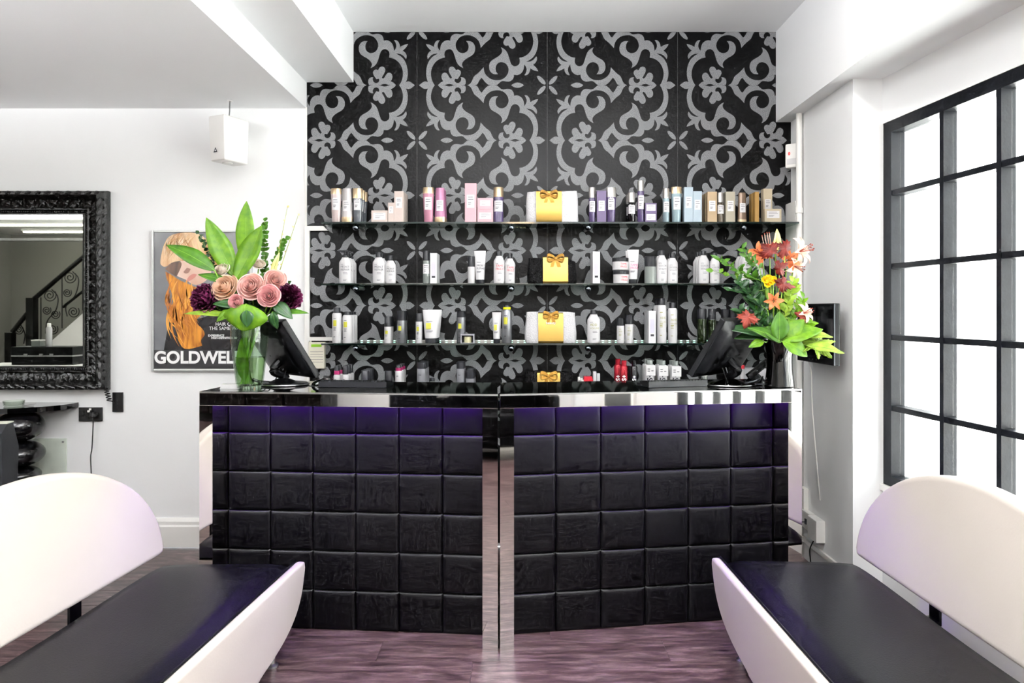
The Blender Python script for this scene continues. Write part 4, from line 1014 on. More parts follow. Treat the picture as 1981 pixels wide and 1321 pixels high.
def bloom(c, R, face, n=24, ruffle=0.0, openness=1.0, seed=1, spread=0.95):
    """rings of overlapping cupped petals, tight in the middle and opening outwards"""
    g = G(); M_ = frame_to(face); c = Vector(c); rnd = random.Random(seed)
    if n > 30: rings = [(0.12,0.50,4),(0.26,0.55,6),(0.42,0.52,7),(0.58,0.44,8),(0.74,0.30,9),(0.90,0.10,10),(1.0,-0.12,10)]
    elif n < 12: rings = [(0.3,0.3,3),(0.95,0.1,5)]
    else: rings = [(0.07,0.60,2),(0.16,0.60,3),(0.28,0.57,3),(0.42,0.50,4),(0.57,0.40,4),(0.74,0.26,5),(0.92,0.04,5)]
    for q, (rk, zk, np_) in enumerate(rings):
        t = q/(len(rings)-1); off = rnd.uniform(0, 6.28)
        for k in range(np_):
            th = off+2*pi*k/np_+rnd.uniform(-0.08, 0.08); sp = pi/np_*(1.45 if np_ > 2 else 1.25); rj = rk*rnd.uniform(0.96, 1.05); zj = zk+rnd.uniform(-0.03, 0.03)
            def fn(a, b):
                u = 2*a-1; an = th+u*sp
                hh = b*(1-0.16*u*u*b-0.05*u**6*b)
                body = rj*(0.35+0.65*sin(min(1.0, hh/0.75)*pi/2))
                rim = max(0.0, hh-0.78)/0.22
                r = body*(1+0.09*u)+(0.13*t-0.02)*rim**1.5; z = -0.45+(zj+0.45)*hh-(0.10*t)*rim**2
                if ruffle: r += ruffle*sin(6*u+th*3)*b; z += ruffle*cos(8*u+k*2)*b
                return c+M_ @ Vector((r*R*cos(an), r*R*sin(an), z*R))
            g.grid(fn, 8, 7)
    return g
def stem_path(c, vase, k=0):
    left = vase.x < 0; rz, rr_ = (0.303, 0.052) if left else (0.219, 0.045)
    dx = max(-rr_, min(rr_, (c.x-vase.x)*0.45)); rim = vase+Vector((dx, 0.012*((k*7) % 3-1), rz+0.005)); bot = vase+Vector((0.5*(-dx)+0.006*((k*5) % 5-2), 0.01*((k*3) % 3-1), 0.02))
    return bez(c, (c+rim)/2+Vector((0, 0, -0.02)), rim, 6)[:-1]+[rim, (rim+bot)/2, bot]
VASE_L = Vector((P(483, 752, 3.2).x, 3.2, HD)); VASE_R = Vector((P(1508, 750, 3.28).x, 3.28, HD))
def rose(px, py, Rp, Y, face, m, label, group, vase, seed, name='rose', n=26, ruffle=0.0, spread=0.95):
    c = P(px, py, Y); R = Rp*1.16/F*Y; f = Vector(face).normalized()
    t = thing(name, label, 'flower', c-f*R*0.5, group)
    stuff(bloom(c, R, f, n, ruffle, 1.0, seed, spread).build('bloom', m, t, smooth=True, fix=False, sharp=60))
    if name == 'rose':
        g = G()
        for k in range(4):
            a = k*pi/2+0.4; M_ = frame_to(f); b0 = c-f*R*0.42; leaf(g, b0, b0+M_ @ Vector((cos(a)*R*0.8, sin(a)*R*0.8, R*0.05)), R*0.35, f)
        stuff(g.build('sepals', LF_M, t, smooth=True, fix=False))
    G().tube(stem_path(c-f*R*0.5, vase, int(px)), 0.0032, 6).build('stem', STEM, t, smooth=True)
    return t
GL, GR = 'flowers in the clear glass vase', 'flowers in the black vase'
# clear vase
gv = thing('glass_vase', 'clear glass vase half full of water at the left end of the desk', 'vase', VASE_L)
s_ = 3.2/F
vp = [(22,0),(24.5,6),(27,25),(31,60),(34,90),(34.5,110),(34,128)]
prof = [(a*s_, b*s_) for a, b in vp]
CLEAR = glass_mat('clear_vase_glass', 'e6efe6', fres=1.5); WATER = glass_mat('vase_water', 'e3ecd4', fres=1.33)
pts = [Vector((r, 0, z)) for r, z in prof]; sm = [(q.x, q.z) for q in spline(pts, 4)]
G().lathe(sm, VASE_L, 28, cap=False).build('glass', CLEAR, gv, smooth=True, sharp=80)
G().lathe([(r-0.0045, max(z, 0.014)) for r, z in sm], VASE_L, 28, cap=False).build('glass_inside', CLEAR, gv, smooth=True, sharp=80)
G().lathe([(0.002,0.0006),(22*s_-0.002,0.0006),(22.5*s_-0.003,0.013),(0.002,0.013)], VASE_L, 28).build('glass_foot', mat('thick_glass', 'dfeadf', 0.02, trans=0.9, noise=None), gv, smooth=True)
wt = [(r-0.006, z) for r, z in sm if 0.012 < z < 0.155]
G().lathe(wt, VASE_L, 28).build('water', WATER, gv, smooth=True, sharp=50)
g = G(); rr = sm[-1]
G().lathe([(rr[0]-0.0045, rr[1]),(rr[0]-0.002, rr[1]+0.002),(rr[0], rr[1])], VASE_L, 28, cap=False).build('rim', mat('thick_glass', 'dfeadf', 0.02, trans=0.9), gv, smooth=True)
def bigleaf(base, tip, w_, Y, m, label, vase, group, nrm=(0,-1,0.1), curl=0.05, Yt=None, fold=0.2, pk=0.42, wave=0.0, stem=True, name='tropical_leaf'):
    b0 = P(base[0], base[1], Y); t0 = P(tip[0], tip[1], Yt or Y)
    t = thing(name, label, 'leaf', b0, group)
    g = leaf(G(), b0, t0, w_/F*Y, nrm, fold, curl, pk, 16, wave); solid(g.build('blade', m, t, smooth=True, fix=False, sharp=80), 0.0006)
    d = (t0-b0).normalized(); nv = Vector(nrm); nv = (nv-d*nv.dot(d)).normalized()
    G().tube([b0+(t0-b0)*k/8+nv*(curl*(t0-b0).length*sin(pi*k/8)+0.001) for k in range(9)], 0.0016, 5, taper=0.3).build('midrib', STEM if m is not LF_D else LF_M, t, smooth=True)
    if stem:
        G().tube(stem_path(b0, vase, int(base[0])), 0.0028, 6).build('stalk', STEM, t, smooth=True)
    return t
V = VASE_L
bigleaf((453,535), (399,421), 42, 3.21, LF_B, 'bright green pointed leaf leaning left over the poster corner', V, GL, nrm=(0.3,-1,0.2), curl=-0.05, pk=0.5)
bigleaf((477,520), (477,389), 36, 3.25, LF_B, 'upright bright green leaf, the tallest in the clear vase', V, GL, curl=0.03, pk=0.55)
bigleaf((453,545), (506,437), 52, 3.17, LF_B, 'broad bright green leaf leaning right in front of the tallest leaf', V, GL, nrm=(-0.35,-1,0.2), curl=-0.04, pk=0.58)
bigleaf((416,524), (322,474), 34, 3.14, LF_M, 'glossy green leaf pointing left across the poster face', V, GL, nrm=(0.1,-1,0.7), curl=0.08, pk=0.45)
bigleaf((440,545), (383,531), 18, 3.15, LF_M, 'short dark leaf under the one across the poster face', V, GL, nrm=(0,-1,0.6))
bigleaf((445,610), (356,607), 16, 3.13, LF_L, 'lime leaf sticking out left below the plum flower', V, GL, nrm=(0,-1,0.9), curl=0.05)
bigleaf((450,603), (419,622), 22, 3.10, LF_B, 'bright strap leaf hanging at the left of the vase rim', V, GL, nrm=(0,-1,0.7), curl=0.1)
t = bigleaf((476,588), (471,641), 86, 3.07, LF_B, 'wide bright leaf draped across the rim of the clear vase', V, GL, nrm=(0,-1,0.25), curl=0.10, pk=0.5, fold=-0.22)
bigleaf((477,600), (478,633), 27, 3.03, LF_D, 'small dark heart leaf in front of the wide rim leaf', V, GL, nrm=(0,-1,0.2), curl=0.02, pk=0.4, fold=-0.1, stem=False)
bigleaf((530,585), (566,617), 26, 3.12, LF_D, 'dark leaf under the right plum flower', V, GL, nrm=(0.2,-1,0.5))
bigleaf((527,605), (598,606), 16, 3.16, LF_M, 'green leaf reaching right towards the patterned wall', V, GL, nrm=(0,-1,0.8), curl=0.06)
bigleaf((528,603), (537,637), 22, 3.11, LF_D, 'dark leaf drooping over the top of the left monitor', V, GL, nrm=(-0.3,-1,0.3), curl=0.08)
bigleaf((475,592), (410,588), 22, 3.12, LF_D, 'dark leaf between the peach rose and the small rose', V, GL, nrm=(0,-1,0.6), curl=0.08)
rose(428,521,14,3.20,(-0.2,-0.8,0.6),IVORY,'ivory rose at the upper left of the rose bouquet',GL,V,3)
rose(434,555,23,3.13,(-0.15,-1,0.35),PEACH,'large peach rose beside the left plum flower',GL,V,4)
rose(486,553,23,3.11,(0.05,-1,0.3),BLUSHP,'large blush rose in the centre of the bouquet',GL,V,5)
rose(520,572,19,3.10,(0.15,-1,0.15),PINKP,'pink rose below right of the central blush rose',GL,V,6)
rose(534,541,19,3.16,(0.6,-0.9,0.3),BLUSHP,'blush rose turned right beside the yellow bud',GL,V,7)
rose(456,584,13,3.08,(-0.05,-1,0.1),PINKP,'smallest pink rose just above the vase rim',GL,V,8)
rose(501,510,11,3.22,(0.3,-0.7,0.7),IVORY,'pale rose bud behind the broad right leaf',GL,V,9)
rose(392,577,25,3.14,(-0.4,-1,0.2),PLUM,'large plum purple peony at the left of the bouquet',GL,V,10,'peony',40,0.07,0.5)
rose(560,574,20,3.15,(0.5,-1,0.1),PLUM,'plum purple peony at the right of the bouquet',GL,V,11,'peony',34,0.08,0.5)
def sprig(px0, px1, Y, m, label, vase, group, n=22, lw=9, ll=11, bend=(0,0), name='foliage_sprig', seed=1, twig=TWIG, r=0.0018, depth=0.03, up=0.3, stem=True):
    a, b = P(px0[0], px0[1], Y), P(px1[0], px1[1], Y+depth); rnd = random.Random(seed); k = Y/F
    mid = (a+b)/2+Vector((bend[0]*k, 0, -bend[1]*k)); c = bez(a, mid, b, 16)
    t = thing(name, label, 'foliage', a, group); g = G(); d = (b-a).normalized()
    for i in range(n):
        q = 0.12+0.88*i/max(1, n-1); p0 = c[min(16, int(q*16))]
        an = i*2.4+rnd.uniform(-0.3, 0.3); out = Vector((cos(an), sin(an)*0.6, up+0.3*sin(an*1.7))).normalized()
        out = (out+d*0.5).normalized(); L_ = ll*k*rnd.uniform(0.7, 1.15)
        leaf(g, p0, p0+out*L_, lw*k, (rnd.uniform(-0.5,0.5), -1, rnd.uniform(0, 0.9)), 0.2, 0.06, 0.45, 5)
    stuff(g.build('leaflets', m, t, smooth=True, fix=False, sharp=80))
    G().tube(c, r, 6, taper=0.5).build('twig', twig, t, smooth=True)
    if stem: G().tube(stem_path(a, vase, int(px0[0])), 0.0022, 6).build('stem', STEM, t, smooth=True)
    return t
sprig((512,560), (512,428), 3.24, LF_M, 'upright sprig of small round leaves right of the broad leaf', V, GL, 46, 10, 11, seed=2)
sprig((520,545), (552,462), 3.23, LF_M, 'sprig of small leaves leaning right below the bare twigs', V, GL, 30, 10, 11, seed=3)
sprig((428,540), (385,452), 3.24, LF_D, 'small leafed sprig behind the left pointed leaf', V, GL, 26, 8, 9, seed=5)
for i, (a_, b_, s2) in enumerate((((528,545),(556,401),'left'), ((534,545),(577,416),'right'))):
    sprig(a_, b_, 3.22, BUD, s2+' bare budding twig of two above the blush roses', V, GL, 6, 4, 5, name='bare_twig', seed=6+i, twig=TWIG, r=0.0022)
bigleaf((527,535), (541,488), 12, 3.18, BUD, 'yellowish folded bud leaf beside the right rose', V, GL, fold=0.5, name='lily_bud')
for i, (a_, b_) in enumerate((((490,608),(410,592)), ((480,608),(548,600)), ((470,605),(425,602)), ((490,598),(545,560)), ((480,590),(462,560)), ((500,600),(505,585)))):
    sprig(a_, b_, 3.17, LF_D, ['dark filler leaves between the peach and blush roses','dark filler leaves below the pink rose','dark filler leaves above the left rim','dark filler leaves behind the right roses','dark filler leaves behind the smallest rose','dark filler leaves above the vase centre'][i], V, GL, 40, 17, 24, name='filler_leaves', seed=20+i, twig=STEM, depth=0.05)
# big leaf curled inside the vase
lw_ = thing('submerged_leaf', 'green leaf curled inside the clear vase below the water line', 'leaf', VASE_L+Vector((-0.04,0,0.02)), GL)
leaf(G(), VASE_L+Vector((-0.018,-0.012,0.03)), VASE_L+Vector((-0.03,-0.022,0.23)), 0.058, (0,-1,0.1), 0.3).build('blade', LF_B, lw_, smooth=True, fix=False)

# black vase
bv = thing('black_vase', 'black glossy waisted vase at the right end of the desk', 'vase', VASE_R)
k_ = 3.28/F
vb = [(27,0),(27.5,2),(26,16),(24,36),(23.5,52),(25,68),(28,82),(30,90)]
sm2 = [(q.x, q.z) for q in spline([Vector((a*k_, 0, b*k_)) for a, b in vb], 4)]
G().lathe(sm2+[(r-0.004, z) for r, z in reversed(sm2) if z > 0.02]+[(0.002, 0.02)], VASE_R, 30, cap=False).build('body', BLACKG, bv, smooth=True, sharp=70)
G().lathe([(0.001,0.0005),(26.5*k_,0.0005),(26.5*k_,0.003)], VASE_R, 30).build('foot', BLACKG, bv)
V = VASE_R
def lobed(px, py, Rp, Y, m, label, group, rot=0.0, tilt=(0,-1,0.3), lobes=5, name='maple_leaf', deep=0.42, seed=1, vase=None, asp=1.0):
    c = P(px, py, Y); R = Rp/F*Y; M_ = frame_to(tilt); t = thing(name, label, 'leaf', c, group); rnd = random.Random(seed)
    if lobes == 5:
        hf = [(0.0,-0.38),(0.10,-0.45),(0.42,-0.62),(0.40,-0.42),(0.62,-0.40),(0.52,-0.24),(0.98,-0.10),(0.78,0.02),(0.95,0.26),(0.70,0.24),(0.72,0.48),(0.48,0.34),(0.36,0.40),(0.46,0.66),(0.27,0.64),(0.20,0.82),(0.0,1.05)]
        out = hf+[(-x, y) for (x, y) in reversed(hf[1:-1])]
    else:
        out = []
        for i in range(12*lobes):
            a = i/(12*lobes)*2*pi; ph = (i % 12)/12.0; tri = 1-min(ph, 1-ph)*2; rad = (1-deep)+deep*tri**1.5+(0.07 if i % 2 else -0.03)*(1-tri*0.6); out.append((rad*cos(a), rad*sin(a)))
    o2 = []
    for i, p in enumerate(out):
        q = out[(i+1) % len(out)]; o2 += [p, ((p[0]+q[0])/2*0.99, (p[1]+q[1])/2*0.99)]
    n = len(o2); v = [c+M_ @ Vector((0, 0, R*0.10))]; ring1 = []; ring2 = []
    for i, (x, y) in enumerate(o2):
        a = atan2(y, x); x, y = x*asp, y; X, Y_ = x*cos(rot)-y*sin(rot), x*sin(rot)+y*cos(rot)
        z = 0.16*sin(3*a+seed)+rnd.uniform(-0.04, 0.04)-0.10*(x*x+y*y)
        ring2.append(c+M_ @ Vector((X*R, Y_*R, z*R))); ring1.append(c+M_ @ Vector((X*R*0.5, Y_*R*0.5, (z*0.35+0.04)*R)))
    v += ring1+ring2; f = [(0, 1+i, 1+(i+1) % n) for i in range(n)]+[(1+i, 1+n+i, 1+n+(i+1) % n, 1+(i+1) % n) for i in range(n)]
    solid(G().add(v, f).build('blade', m, t, smooth=True, fix=False, sharp=80), 0.0006)
    g = G()
    for i in range(lobes): a = 2*pi*i/lobes+rot; g.tube([c+M_ @ Vector((0,0,R*0.11)), c+M_ @ Vector((cos(a+pi/2)*R*0.45*asp, sin(a+pi/2)*R*0.45, R*0.05))], R*0.012, 5)
    stuff(g.build('veins', m, t))
    if vase is not None: G().tube(stem_path(c, vase, seed), 0.0022, 6).build('stalk', STEM, t, smooth=True)
    return t
lobed(1489,485,23,3.16,LF_R,'dark red maple leaf at the upper left among the lilies',GR,0.5,(-0.2,-1,0.3),seed=1,vase=V)
lobed(1519,482,22,3.17,LF_R,'dark red maple leaf beside the pale lily',GR,1.3,(0.3,-1,0.2),seed=2,vase=V)
lobed(1508,519,19,3.16,LF_R,'dark red maple leaf in the middle below the two upper ones',GR,-0.9,(0.1,-1,-0.2),seed=3,vase=V)
lobed(1514,550,28,3.15,LF_R,'narrow dark red leaf hanging below the other red leaves',GR,-1.57,(0.2,-1,0.1),seed=4,vase=V,asp=0.6)
lobed(1447,614,23,3.17,LF_R2,'rust red maple leaf on the left above the monitor',GR,2.6,(-0.2,-1,0.4),seed=5,vase=V)
lobed(1553,613,18,3.18,LF_R2,'rust red leaf on the right beside the wall screen',GR,1.4,(0.4,-1,0.2),seed=6,vase=V,asp=0.8)
def lily(px, py, Rp, Y, face, m, label, seed):
    c = P(px, py, Y); R = Rp/F*Y; M_ = frame_to(face); t = thing('lily', label, 'flower', c, GR)
    for k in range(6):
        a = k*pi/3+seed; g = G(); wd = R*(0.55 if k % 2 else 0.42)
        def fn(u, v):
            x = 2*u-1; pr = sin(pi*min(1, v**0.8))**0.7*(1-0.2*v)+0.06*(1-v); r = R*(0.08+0.95*v**1.1); z = R*(0.75*v-0.55*v**3)+0.12*R*abs(x)*pr
            w1 = Vector((r*cos(a)-x*wd/2*pr*sin(a), r*sin(a)+x*wd/2*pr*cos(a), z)); return c+M_ @ w1
        g.grid(fn, 4, 9); g.build('petal', m, t, smooth=True, fix=False, sharp=80)
    g = G()
    for k in range(5):
        a = k*1.256+0.3; g.tube([c, c+M_ @ Vector((cos(a)*R*0.2, sin(a)*R*0.2, R*0.9))], R*0.018, 5); g.ball(c+M_ @ Vector((cos(a)*R*0.2, sin(a)*R*0.2, R*0.92)), R*0.05, 6, 4)
    stuff(g.build('stamens', LF_R2, t, smooth=True))
    G().tube(stem_path(c, V, seed), 0.003, 6).build('stem', STEM, t, smooth=True)
lily(1474,494,28,3.28,(-0.7,-0.7,0.2),ORANGE,'orange lily at the left of the upper red leaves',1)
lily(1543,488,32,3.29,(0.7,-0.7,0.3),PALEP,'pale pink lily against the white wall',2)
lily(1534,514,26,3.26,(0.5,-0.8,-0.3),PALEP,'pale lily below the one against the white wall',3)
lily(1522,504,26,3.26,(0.2,-1,0.1),ORANGE,'orange lily tucked between the red maple leaves',4)
lily(1497,583,19,3.17,(-0.3,-1,0.1),ORANGE,'small orange lily above the large green leaf',5)
lily(1554,606,22,3.20,(0.5,-0.8,0.3),PALEP,'pale pink lily beside the right rust red leaf',6)
bigleaf((1500,490), (1503,442), 15, 3.24, BUD, 'closed pale lily bud at the very top of the bouquet', V, GR, fold=0.7, name='lily_bud')
st = thing('lily_stamens', 'pink stamens standing up left of the lily bud', 'flower', P(1488,490,3.23), GR)
for i, (x, y) in enumerate(((1474,456),(1479,452),(1484,450),(1488,450))):
    G().tube([P(1490,492,3.23), P(x+3,470,3.225), P(x,y,3.22)], 0.0014, 5).build('filament', PALEP, st, smooth=True); G().ball(P(x,y,3.22), 0.0034, 8, 6).build('anther', LF_R2, st, smooth=True)
for i, (x, y) in enumerate(((1481,541),(1487,538),(1492,544),(1485,549),(1497,541))):
    rose(x, y, 6, 3.16, (0.1*i-0.2,-1,0.2), YEL, ['leftmost','topmost','central','lowest','rightmost'][i]+' of the five small yellow flowers', GR, V, 30+i, 'yellow_flower', 8, 0.05, 0.8)
bigleaf((1507,658), (1507,602), 36, 3.11, LF_M, 'large upright green leaf at the front of the black vase', V, GR, curl=0.04, pk=0.45)
bigleaf((1507,660), (1446,634), 24, 3.13, LF_M, 'green leaf reaching left over the right monitor', V, GR, nrm=(0,-1,0.8), curl=0.08)
bigleaf((1510,662), (1478,642), 18, 3.11, LF_M, 'short green leaf left of the large upright leaf', V, GR, nrm=(0,-1,0.8), curl=0.05)
bigleaf((1478,660), (1448,672), 18, 3.14, LF_B, 'small bright leaf hanging beside the black vase neck', V, GR, nrm=(0,-1,0.8), curl=0.05)
bigleaf((1495,650), (1402,636), 30, 3.17, LF_D, 'dark leaf lying over the top of the right monitor', V, GR, nrm=(0,-1,1.0), curl=0.06)
bigleaf((1495,648), (1420,655), 28, 3.19, LF_D, 'second dark leaf lying lower over the right monitor', V, GR, nrm=(0,-1,1.0), curl=0.06)
bigleaf((1512,657), (1592,637), 40, 3.12, LF_B, 'bright broad leaf reaching right from the black vase', V, GR, nrm=(0,-1,0.9), curl=0.06, wave=0.03)
bigleaf((1513,660), (1562,690), 38, 3.10, LF_B, 'bright broad leaf drooping down right of the black vase', V, GR, nrm=(0.1,-1,0.6), curl=0.1)
bigleaf((1520,650), (1556,618), 30, 3.13, LF_B, 'bright leaf rising right of the large upright leaf', V, GR, nrm=(-0.2,-1,0.4), curl=0.05)
lobed(1578,664,40,3.12,LF_L,'pale lime lobed leaf spreading in front of the wall screen',GR,0.1,(0.05,-1,0.9),lobes=7,deep=0.5,seed=8,vase=None)
bigleaf((1560,668), (1634,683), 22, 3.10, LF_L, 'lime ragged leaf tip reaching furthest right', V, GR, nrm=(0,-1,0.8), curl=0.05, wave=0.08)
bigleaf((1560,650), (1612,652), 16, 3.12, LF_L, 'lime leaf above the one reaching furthest right', V, GR, nrm=(0,-1,0.8), curl=0.08, wave=0.08)
SPR = [((1488,635),(1430,600),LF_D,'dark sprig left of the rust red leaf',40,9,20), ((1492,640),(1455,575),LF_D,'dark thick sprig above the rust red leaf',46,9,20), ((1490,600),(1455,520),LF_D,'dark sprig behind the yellow flowers',46,8,18), ((1500,640),(1512,575),LF_M,'green sprig around the small orange lily',40,8,16), ((1515,640),(1556,575),LF_B,'loose bright sprig against the pier',26,7,15),
       ((1490,640),(1440,560),LF_D,'dense dark sprig left of the small orange lily',40,9,20), ((1495,640),(1468,540),LF_D,'dense dark sprig below the yellow flowers',44,9,20),
       ((1500,640),(1490,560),LF_D,'dark sprig in the middle of the black vase bouquet',40,9,18), ((1485,600),(1425,540),LF_D,'dark sprig in front of the remedy bottles',34,8,20),
       ((1480,560),(1412,562),LF_D,'dark sprig reaching left below the remedy bottles',26,7,20), ((1478,545),(1388,500),LF_M,'long arching sprig across to the colour bottles',24,8,20),
       ((1480,540),(1380,524),LF_B,'thin bright sprig ending in lime leaflets by the colour bottles',10,9,13), ((1470,520),(1435,480),LF_M,'sprig curling up left of the orange lily',14,8,18),
       ((1515,620),(1535,545),LF_L,'lime sprig rising right of the hanging red leaf',26,10,20), ((1520,630),(1548,590),LF_L,'lime sprig near the pale lily on the right',26,9,18),
       ((1525,640),(1570,625),LF_B,'bright sprig in front of the wall screen edge',20,9,18), ((1500,650),(1470,600),LF_M,'mid green sprig behind the large upright leaf',34,9,18),
       ((1515,640),(1520,590),LF_M,'mid green sprig right behind the large upright leaf',30,9,18), ((1490,640),(1450,640),LF_D,'dark low sprig above the monitor top',30,12,24)]
for i, (a_, b_, m_, lb, n_, lw2, ll2) in enumerate(SPR):
    sprig(a_, b_, 3.19+0.012*(i % 4), m_, lb, V, GR, n_, lw2, ll2, seed=50+i, bend=(0, 8), twig=STEM)

# ------------------------------------------------------------------ things on the desks
def monitor(px, py, Y, yaw, label, base_px, flip):
    """seen from behind, leaning back on a round foot"""
    bc = Vector(((base_px-CX)/F*Y, Y, HD)); t = thing('monitor', label, 'monitor', bc)
    tilt = radians(33); W2, H2 = 0.20, 0.158
    c = P(px, py, Y)
    # back normal points to the camera side
    nh = Vector((sin(yaw), -cos(yaw), 0)); up = (Vector((0,0,1))*cos(tilt)+nh*sin(tilt)).normalized(); rt = up.cross(nh).normalized(); rt = Vector((cos(yaw), sin(yaw), 0)); nb = rt.cross(up).normalized()
    if nb.dot(nh) < 0: nb = -nb
    def M_(p): return c+rt*p[0]+up*p[2]+nb*p[1]
    G().bbox((-W2,-0.022,-H2), (W2,0.006,H2), 0.006).map(M_).build('bezel', BLACKP, t)
    G().grid(lambda a, b: M_(((2*a-1)*(W2-0.004), 0.0065+0.030*max(0, (1-(2*a-1)**6)*(1-(2*b-1)**6))**0.6, (2*b-1)*(H2-0.004))), 14, 12).build('back_shell', mat('black_satin_shell', '101114', 0.35, spec=0.3, noise=(40, 0.08), bump=(300, 0.05)), t, smooth=True, fix=False, sharp=60)
    G().box((-W2+0.012,-0.0225,-H2+0.014), (W2-0.012,-0.0220,H2-0.012)).map(M_).build('screen', mat('dark_screen', '0a0b0d', 0.1, coat=0.5), t)
    for q in (-0.05, 0.05): G().lathe([(0.004,0),(0.004,0.0015)], (0,0,0), 8).map(lambda p: M_((q+p[0], 0.0365+p[2], -0.02+p[1]))).build('mount_screw', RUBBER, t)
    h = M_((0, 0.02, -0.05)); f0 = bc+Vector((0, 0.02, 0.02))
    G().tube(spline([h, (h+f0)/2+nh*0.05, f0+Vector((0,0,0.02)), f0], 6), 0.020, 10).build('neck', BLACKP, t, smooth=True)
    G().lathe([(0.115,0.0005),(0.118,0.006),(0.112,0.012),(0.06,0.018),(0.03,0.03),(0.02,0.032)], bc, 32, 1, 0.8).build('foot', BLACKG if not flip else BLACKP, t, smooth=True)
    G().lathe([(0.122,0.002),(0.124,0.005),(0.122,0.008)], bc, 32, 1, 0.8, cap=False).build('foot_ring', STEEL, t, smooth=True)
    for i in range(3):
        a = M_((0.03*(i-1), 0.03, -0.09)); sg = 1 if not flip else -1
        pts = [a, a+Vector((0.03*sg, -0.02, -0.08)), bc+Vector((sg*(0.05+0.03*i), -0.06, 0.022)), bc+Vector((sg*(0.12+0.015*i), -0.02, 0.02+0.012*i)), bc+Vector((sg*(0.13+0.02*i), 0.07, 0.006))]
        G().tube(spline(pts, 8), 0.0028, 6).build('cable', mat('grey_cable', '55585d', 0.35) if i == 1 else BLACKP, t, smooth=True)
    return t
monitor(1412, 672, 3.32, radians(44), 'black monitor seen from behind, left of the black vase', 1412, False)
monitor(540, 674, 3.34, radians(-44), 'black monitor seen from behind, right of the clear glass vase', 548, True)
def keyboard(c, L_, D_, th, label):
    t = thing('keyboard', label, 'keyboard', c); R = Matrix.Rotation(th, 3, 'Z')
    def M_(p): return Vector(c)+R @ Vector(p)
    G().prism([(-D_/2,0.0008),(D_/2,0.0008),(D_/2,0.012),(-D_/2,0.028)], L_, (-L_/2,0,0), 'yz').map(M_).build('case', mat('black_keyboard_case', '15161a', 0.3), t)
    g = G(); nx, ny = 18, 5
    for j in range(ny):
        for i in range(nx):
            x0 = -L_/2+0.008+i*(L_-0.016)/nx; y0 = -D_/2+0.012+j*(D_-0.024)/ny; zt = 0.028-0.016*((y0+D_/2)/D_)
            g.box((x0, y0, zt-0.004), (x0+(L_-0.016)/nx*0.86, y0+(D_-0.024)/ny*0.86, zt+0.006))
    stuff(g.map(M_).build('keys', BLACKP, t))
    return t
def on_desk(px, py): Y = (CH-HD)*F/(py-CY); return Vector(((px-CX)/F*Y, Y, HD+0.0004))
keyboard(on_desk(1300, 746), 0.30, 0.13, radians(15), 'black keyboard in front of the red and white bottles')
keyboard(on_desk(690, 747), 0.32, 0.13, radians(-4), 'black keyboard beside the mouse on the left desk')
mo = on_desk(625, 746); t = thing('computer_mouse', 'glossy black mouse left of the left keyboard', 'mouse', mo)
G().grid(lambda a, b: mo+Vector((0.055*cos(2*pi*a)*max(0.02, cos(b*pi/2))**0.7, 0.034*sin(2*pi*a)*max(0.02, cos(b*pi/2))**0.7, 0.0006+0.038*sin(b*pi/2)*(1+0.25*cos(2*pi*a)))), 22, 8).build('shell', BLACKG, t, smooth=True, sharp=80)
G().box(mo+Vector((-0.058,-0.036,0)), mo+Vector((0.058,0.036,0.0008))).build('mouse_base', BLACKP, t)
G().lathe([(0.007,-0.003),(0.007,0.003)], (0,0,0), 12).map(lambda p: mo+Vector((-0.03+p[0], p[2], 0.032+p[1]))).build('wheel', RUBBER, t)
cp = on_desk(449, 751); t = thing('card_stack', 'small stack of white cards at the left end of the desk', 'cards', cp)
for i in range(5): G().box(cp+Vector((-0.045+0.002*(i % 2), -0.025, 0.004*i)), cp+Vector((0.045+0.002*(i % 3), 0.03, 0.004*i+0.0035))).build('card', LABELW, t, fix=False)
ph = on_desk(1470, 741); t = thing('desk_handset', 'black handset in a cradle between the right monitor and vase', 'handset', ph)
R = Matrix.Rotation(radians(-38), 3, 'Y')
G().bbox((-0.075,-0.02,-0.014), (0.075,0.02,0.014), 0.008).map(lambda p: ph+Vector((0.0,0.0,0.075))+R @ Vector(p)).build('handset', BLACKP, t)
G().lathe([(0.05,0.0006),(0.05,0.012),(0.03,0.03),(0.016,0.045)], ph+Vector((-0.02,0.0,0)), 20, 1, 0.8).build('cradle', BLACKP, t, smooth=True)
G().tube(spline([ph+Vector((0.05,-0.02,0.02)), ph+Vector((0.07,-0.06,0.03)), ph+Vector((0.03,-0.1,0.008)), ph+Vector((-0.1,-0.11,0.006)), ph+Vector((-0.2,-0.08,0.005))], 8), 0.003, 6).build('cord', mat('grey_cable', '55585d', 0.35), t, smooth=True)

# ------------------------------------------------------------------ right hand wall
tv = thing('wall_screen', 'black flat screen on a wall bracket behind the lilies', 'screen', (1.56, 3.7, 1.16))
a3, b3 = Vector((1.545, 3.92, 0)), Vector((1.566, 3.50, 0)); d3 = (b3-a3).normalized(); n3 = Vector((-d3.y, d3.x, 0)); n3 = -n3 if n3.x > 0 else n3
def TM(p): return a3+d3*p[0]-n3*p[1]+Vector((0,0,p[2]))
LT = (b3-a3).length
G().bbox((0,0,1.17), (LT,0.03,1.485), 0.006).map(TM).build('case', BLACKP, tv)
G().box((0.012,-0.0012,1.205), (LT-0.012,0.0005,1.472)).map(TM).build('screen', mat('dark_screen', '0a0b0d', 0.1, coat=0.5), tv)
G().box((LT-0.004,-0.0016,1.172), (LT+0.0008,0.004,1.483)).map(TM).build('edge_strip', mat('dark_steel', '55585c', 0.3, metal=0.8), tv)
G().box((LT/2-0.03,0.03,1.28), (LT/2+0.03,0.07,1.40)).map(TM).build('bracket', BLACKP, tv)
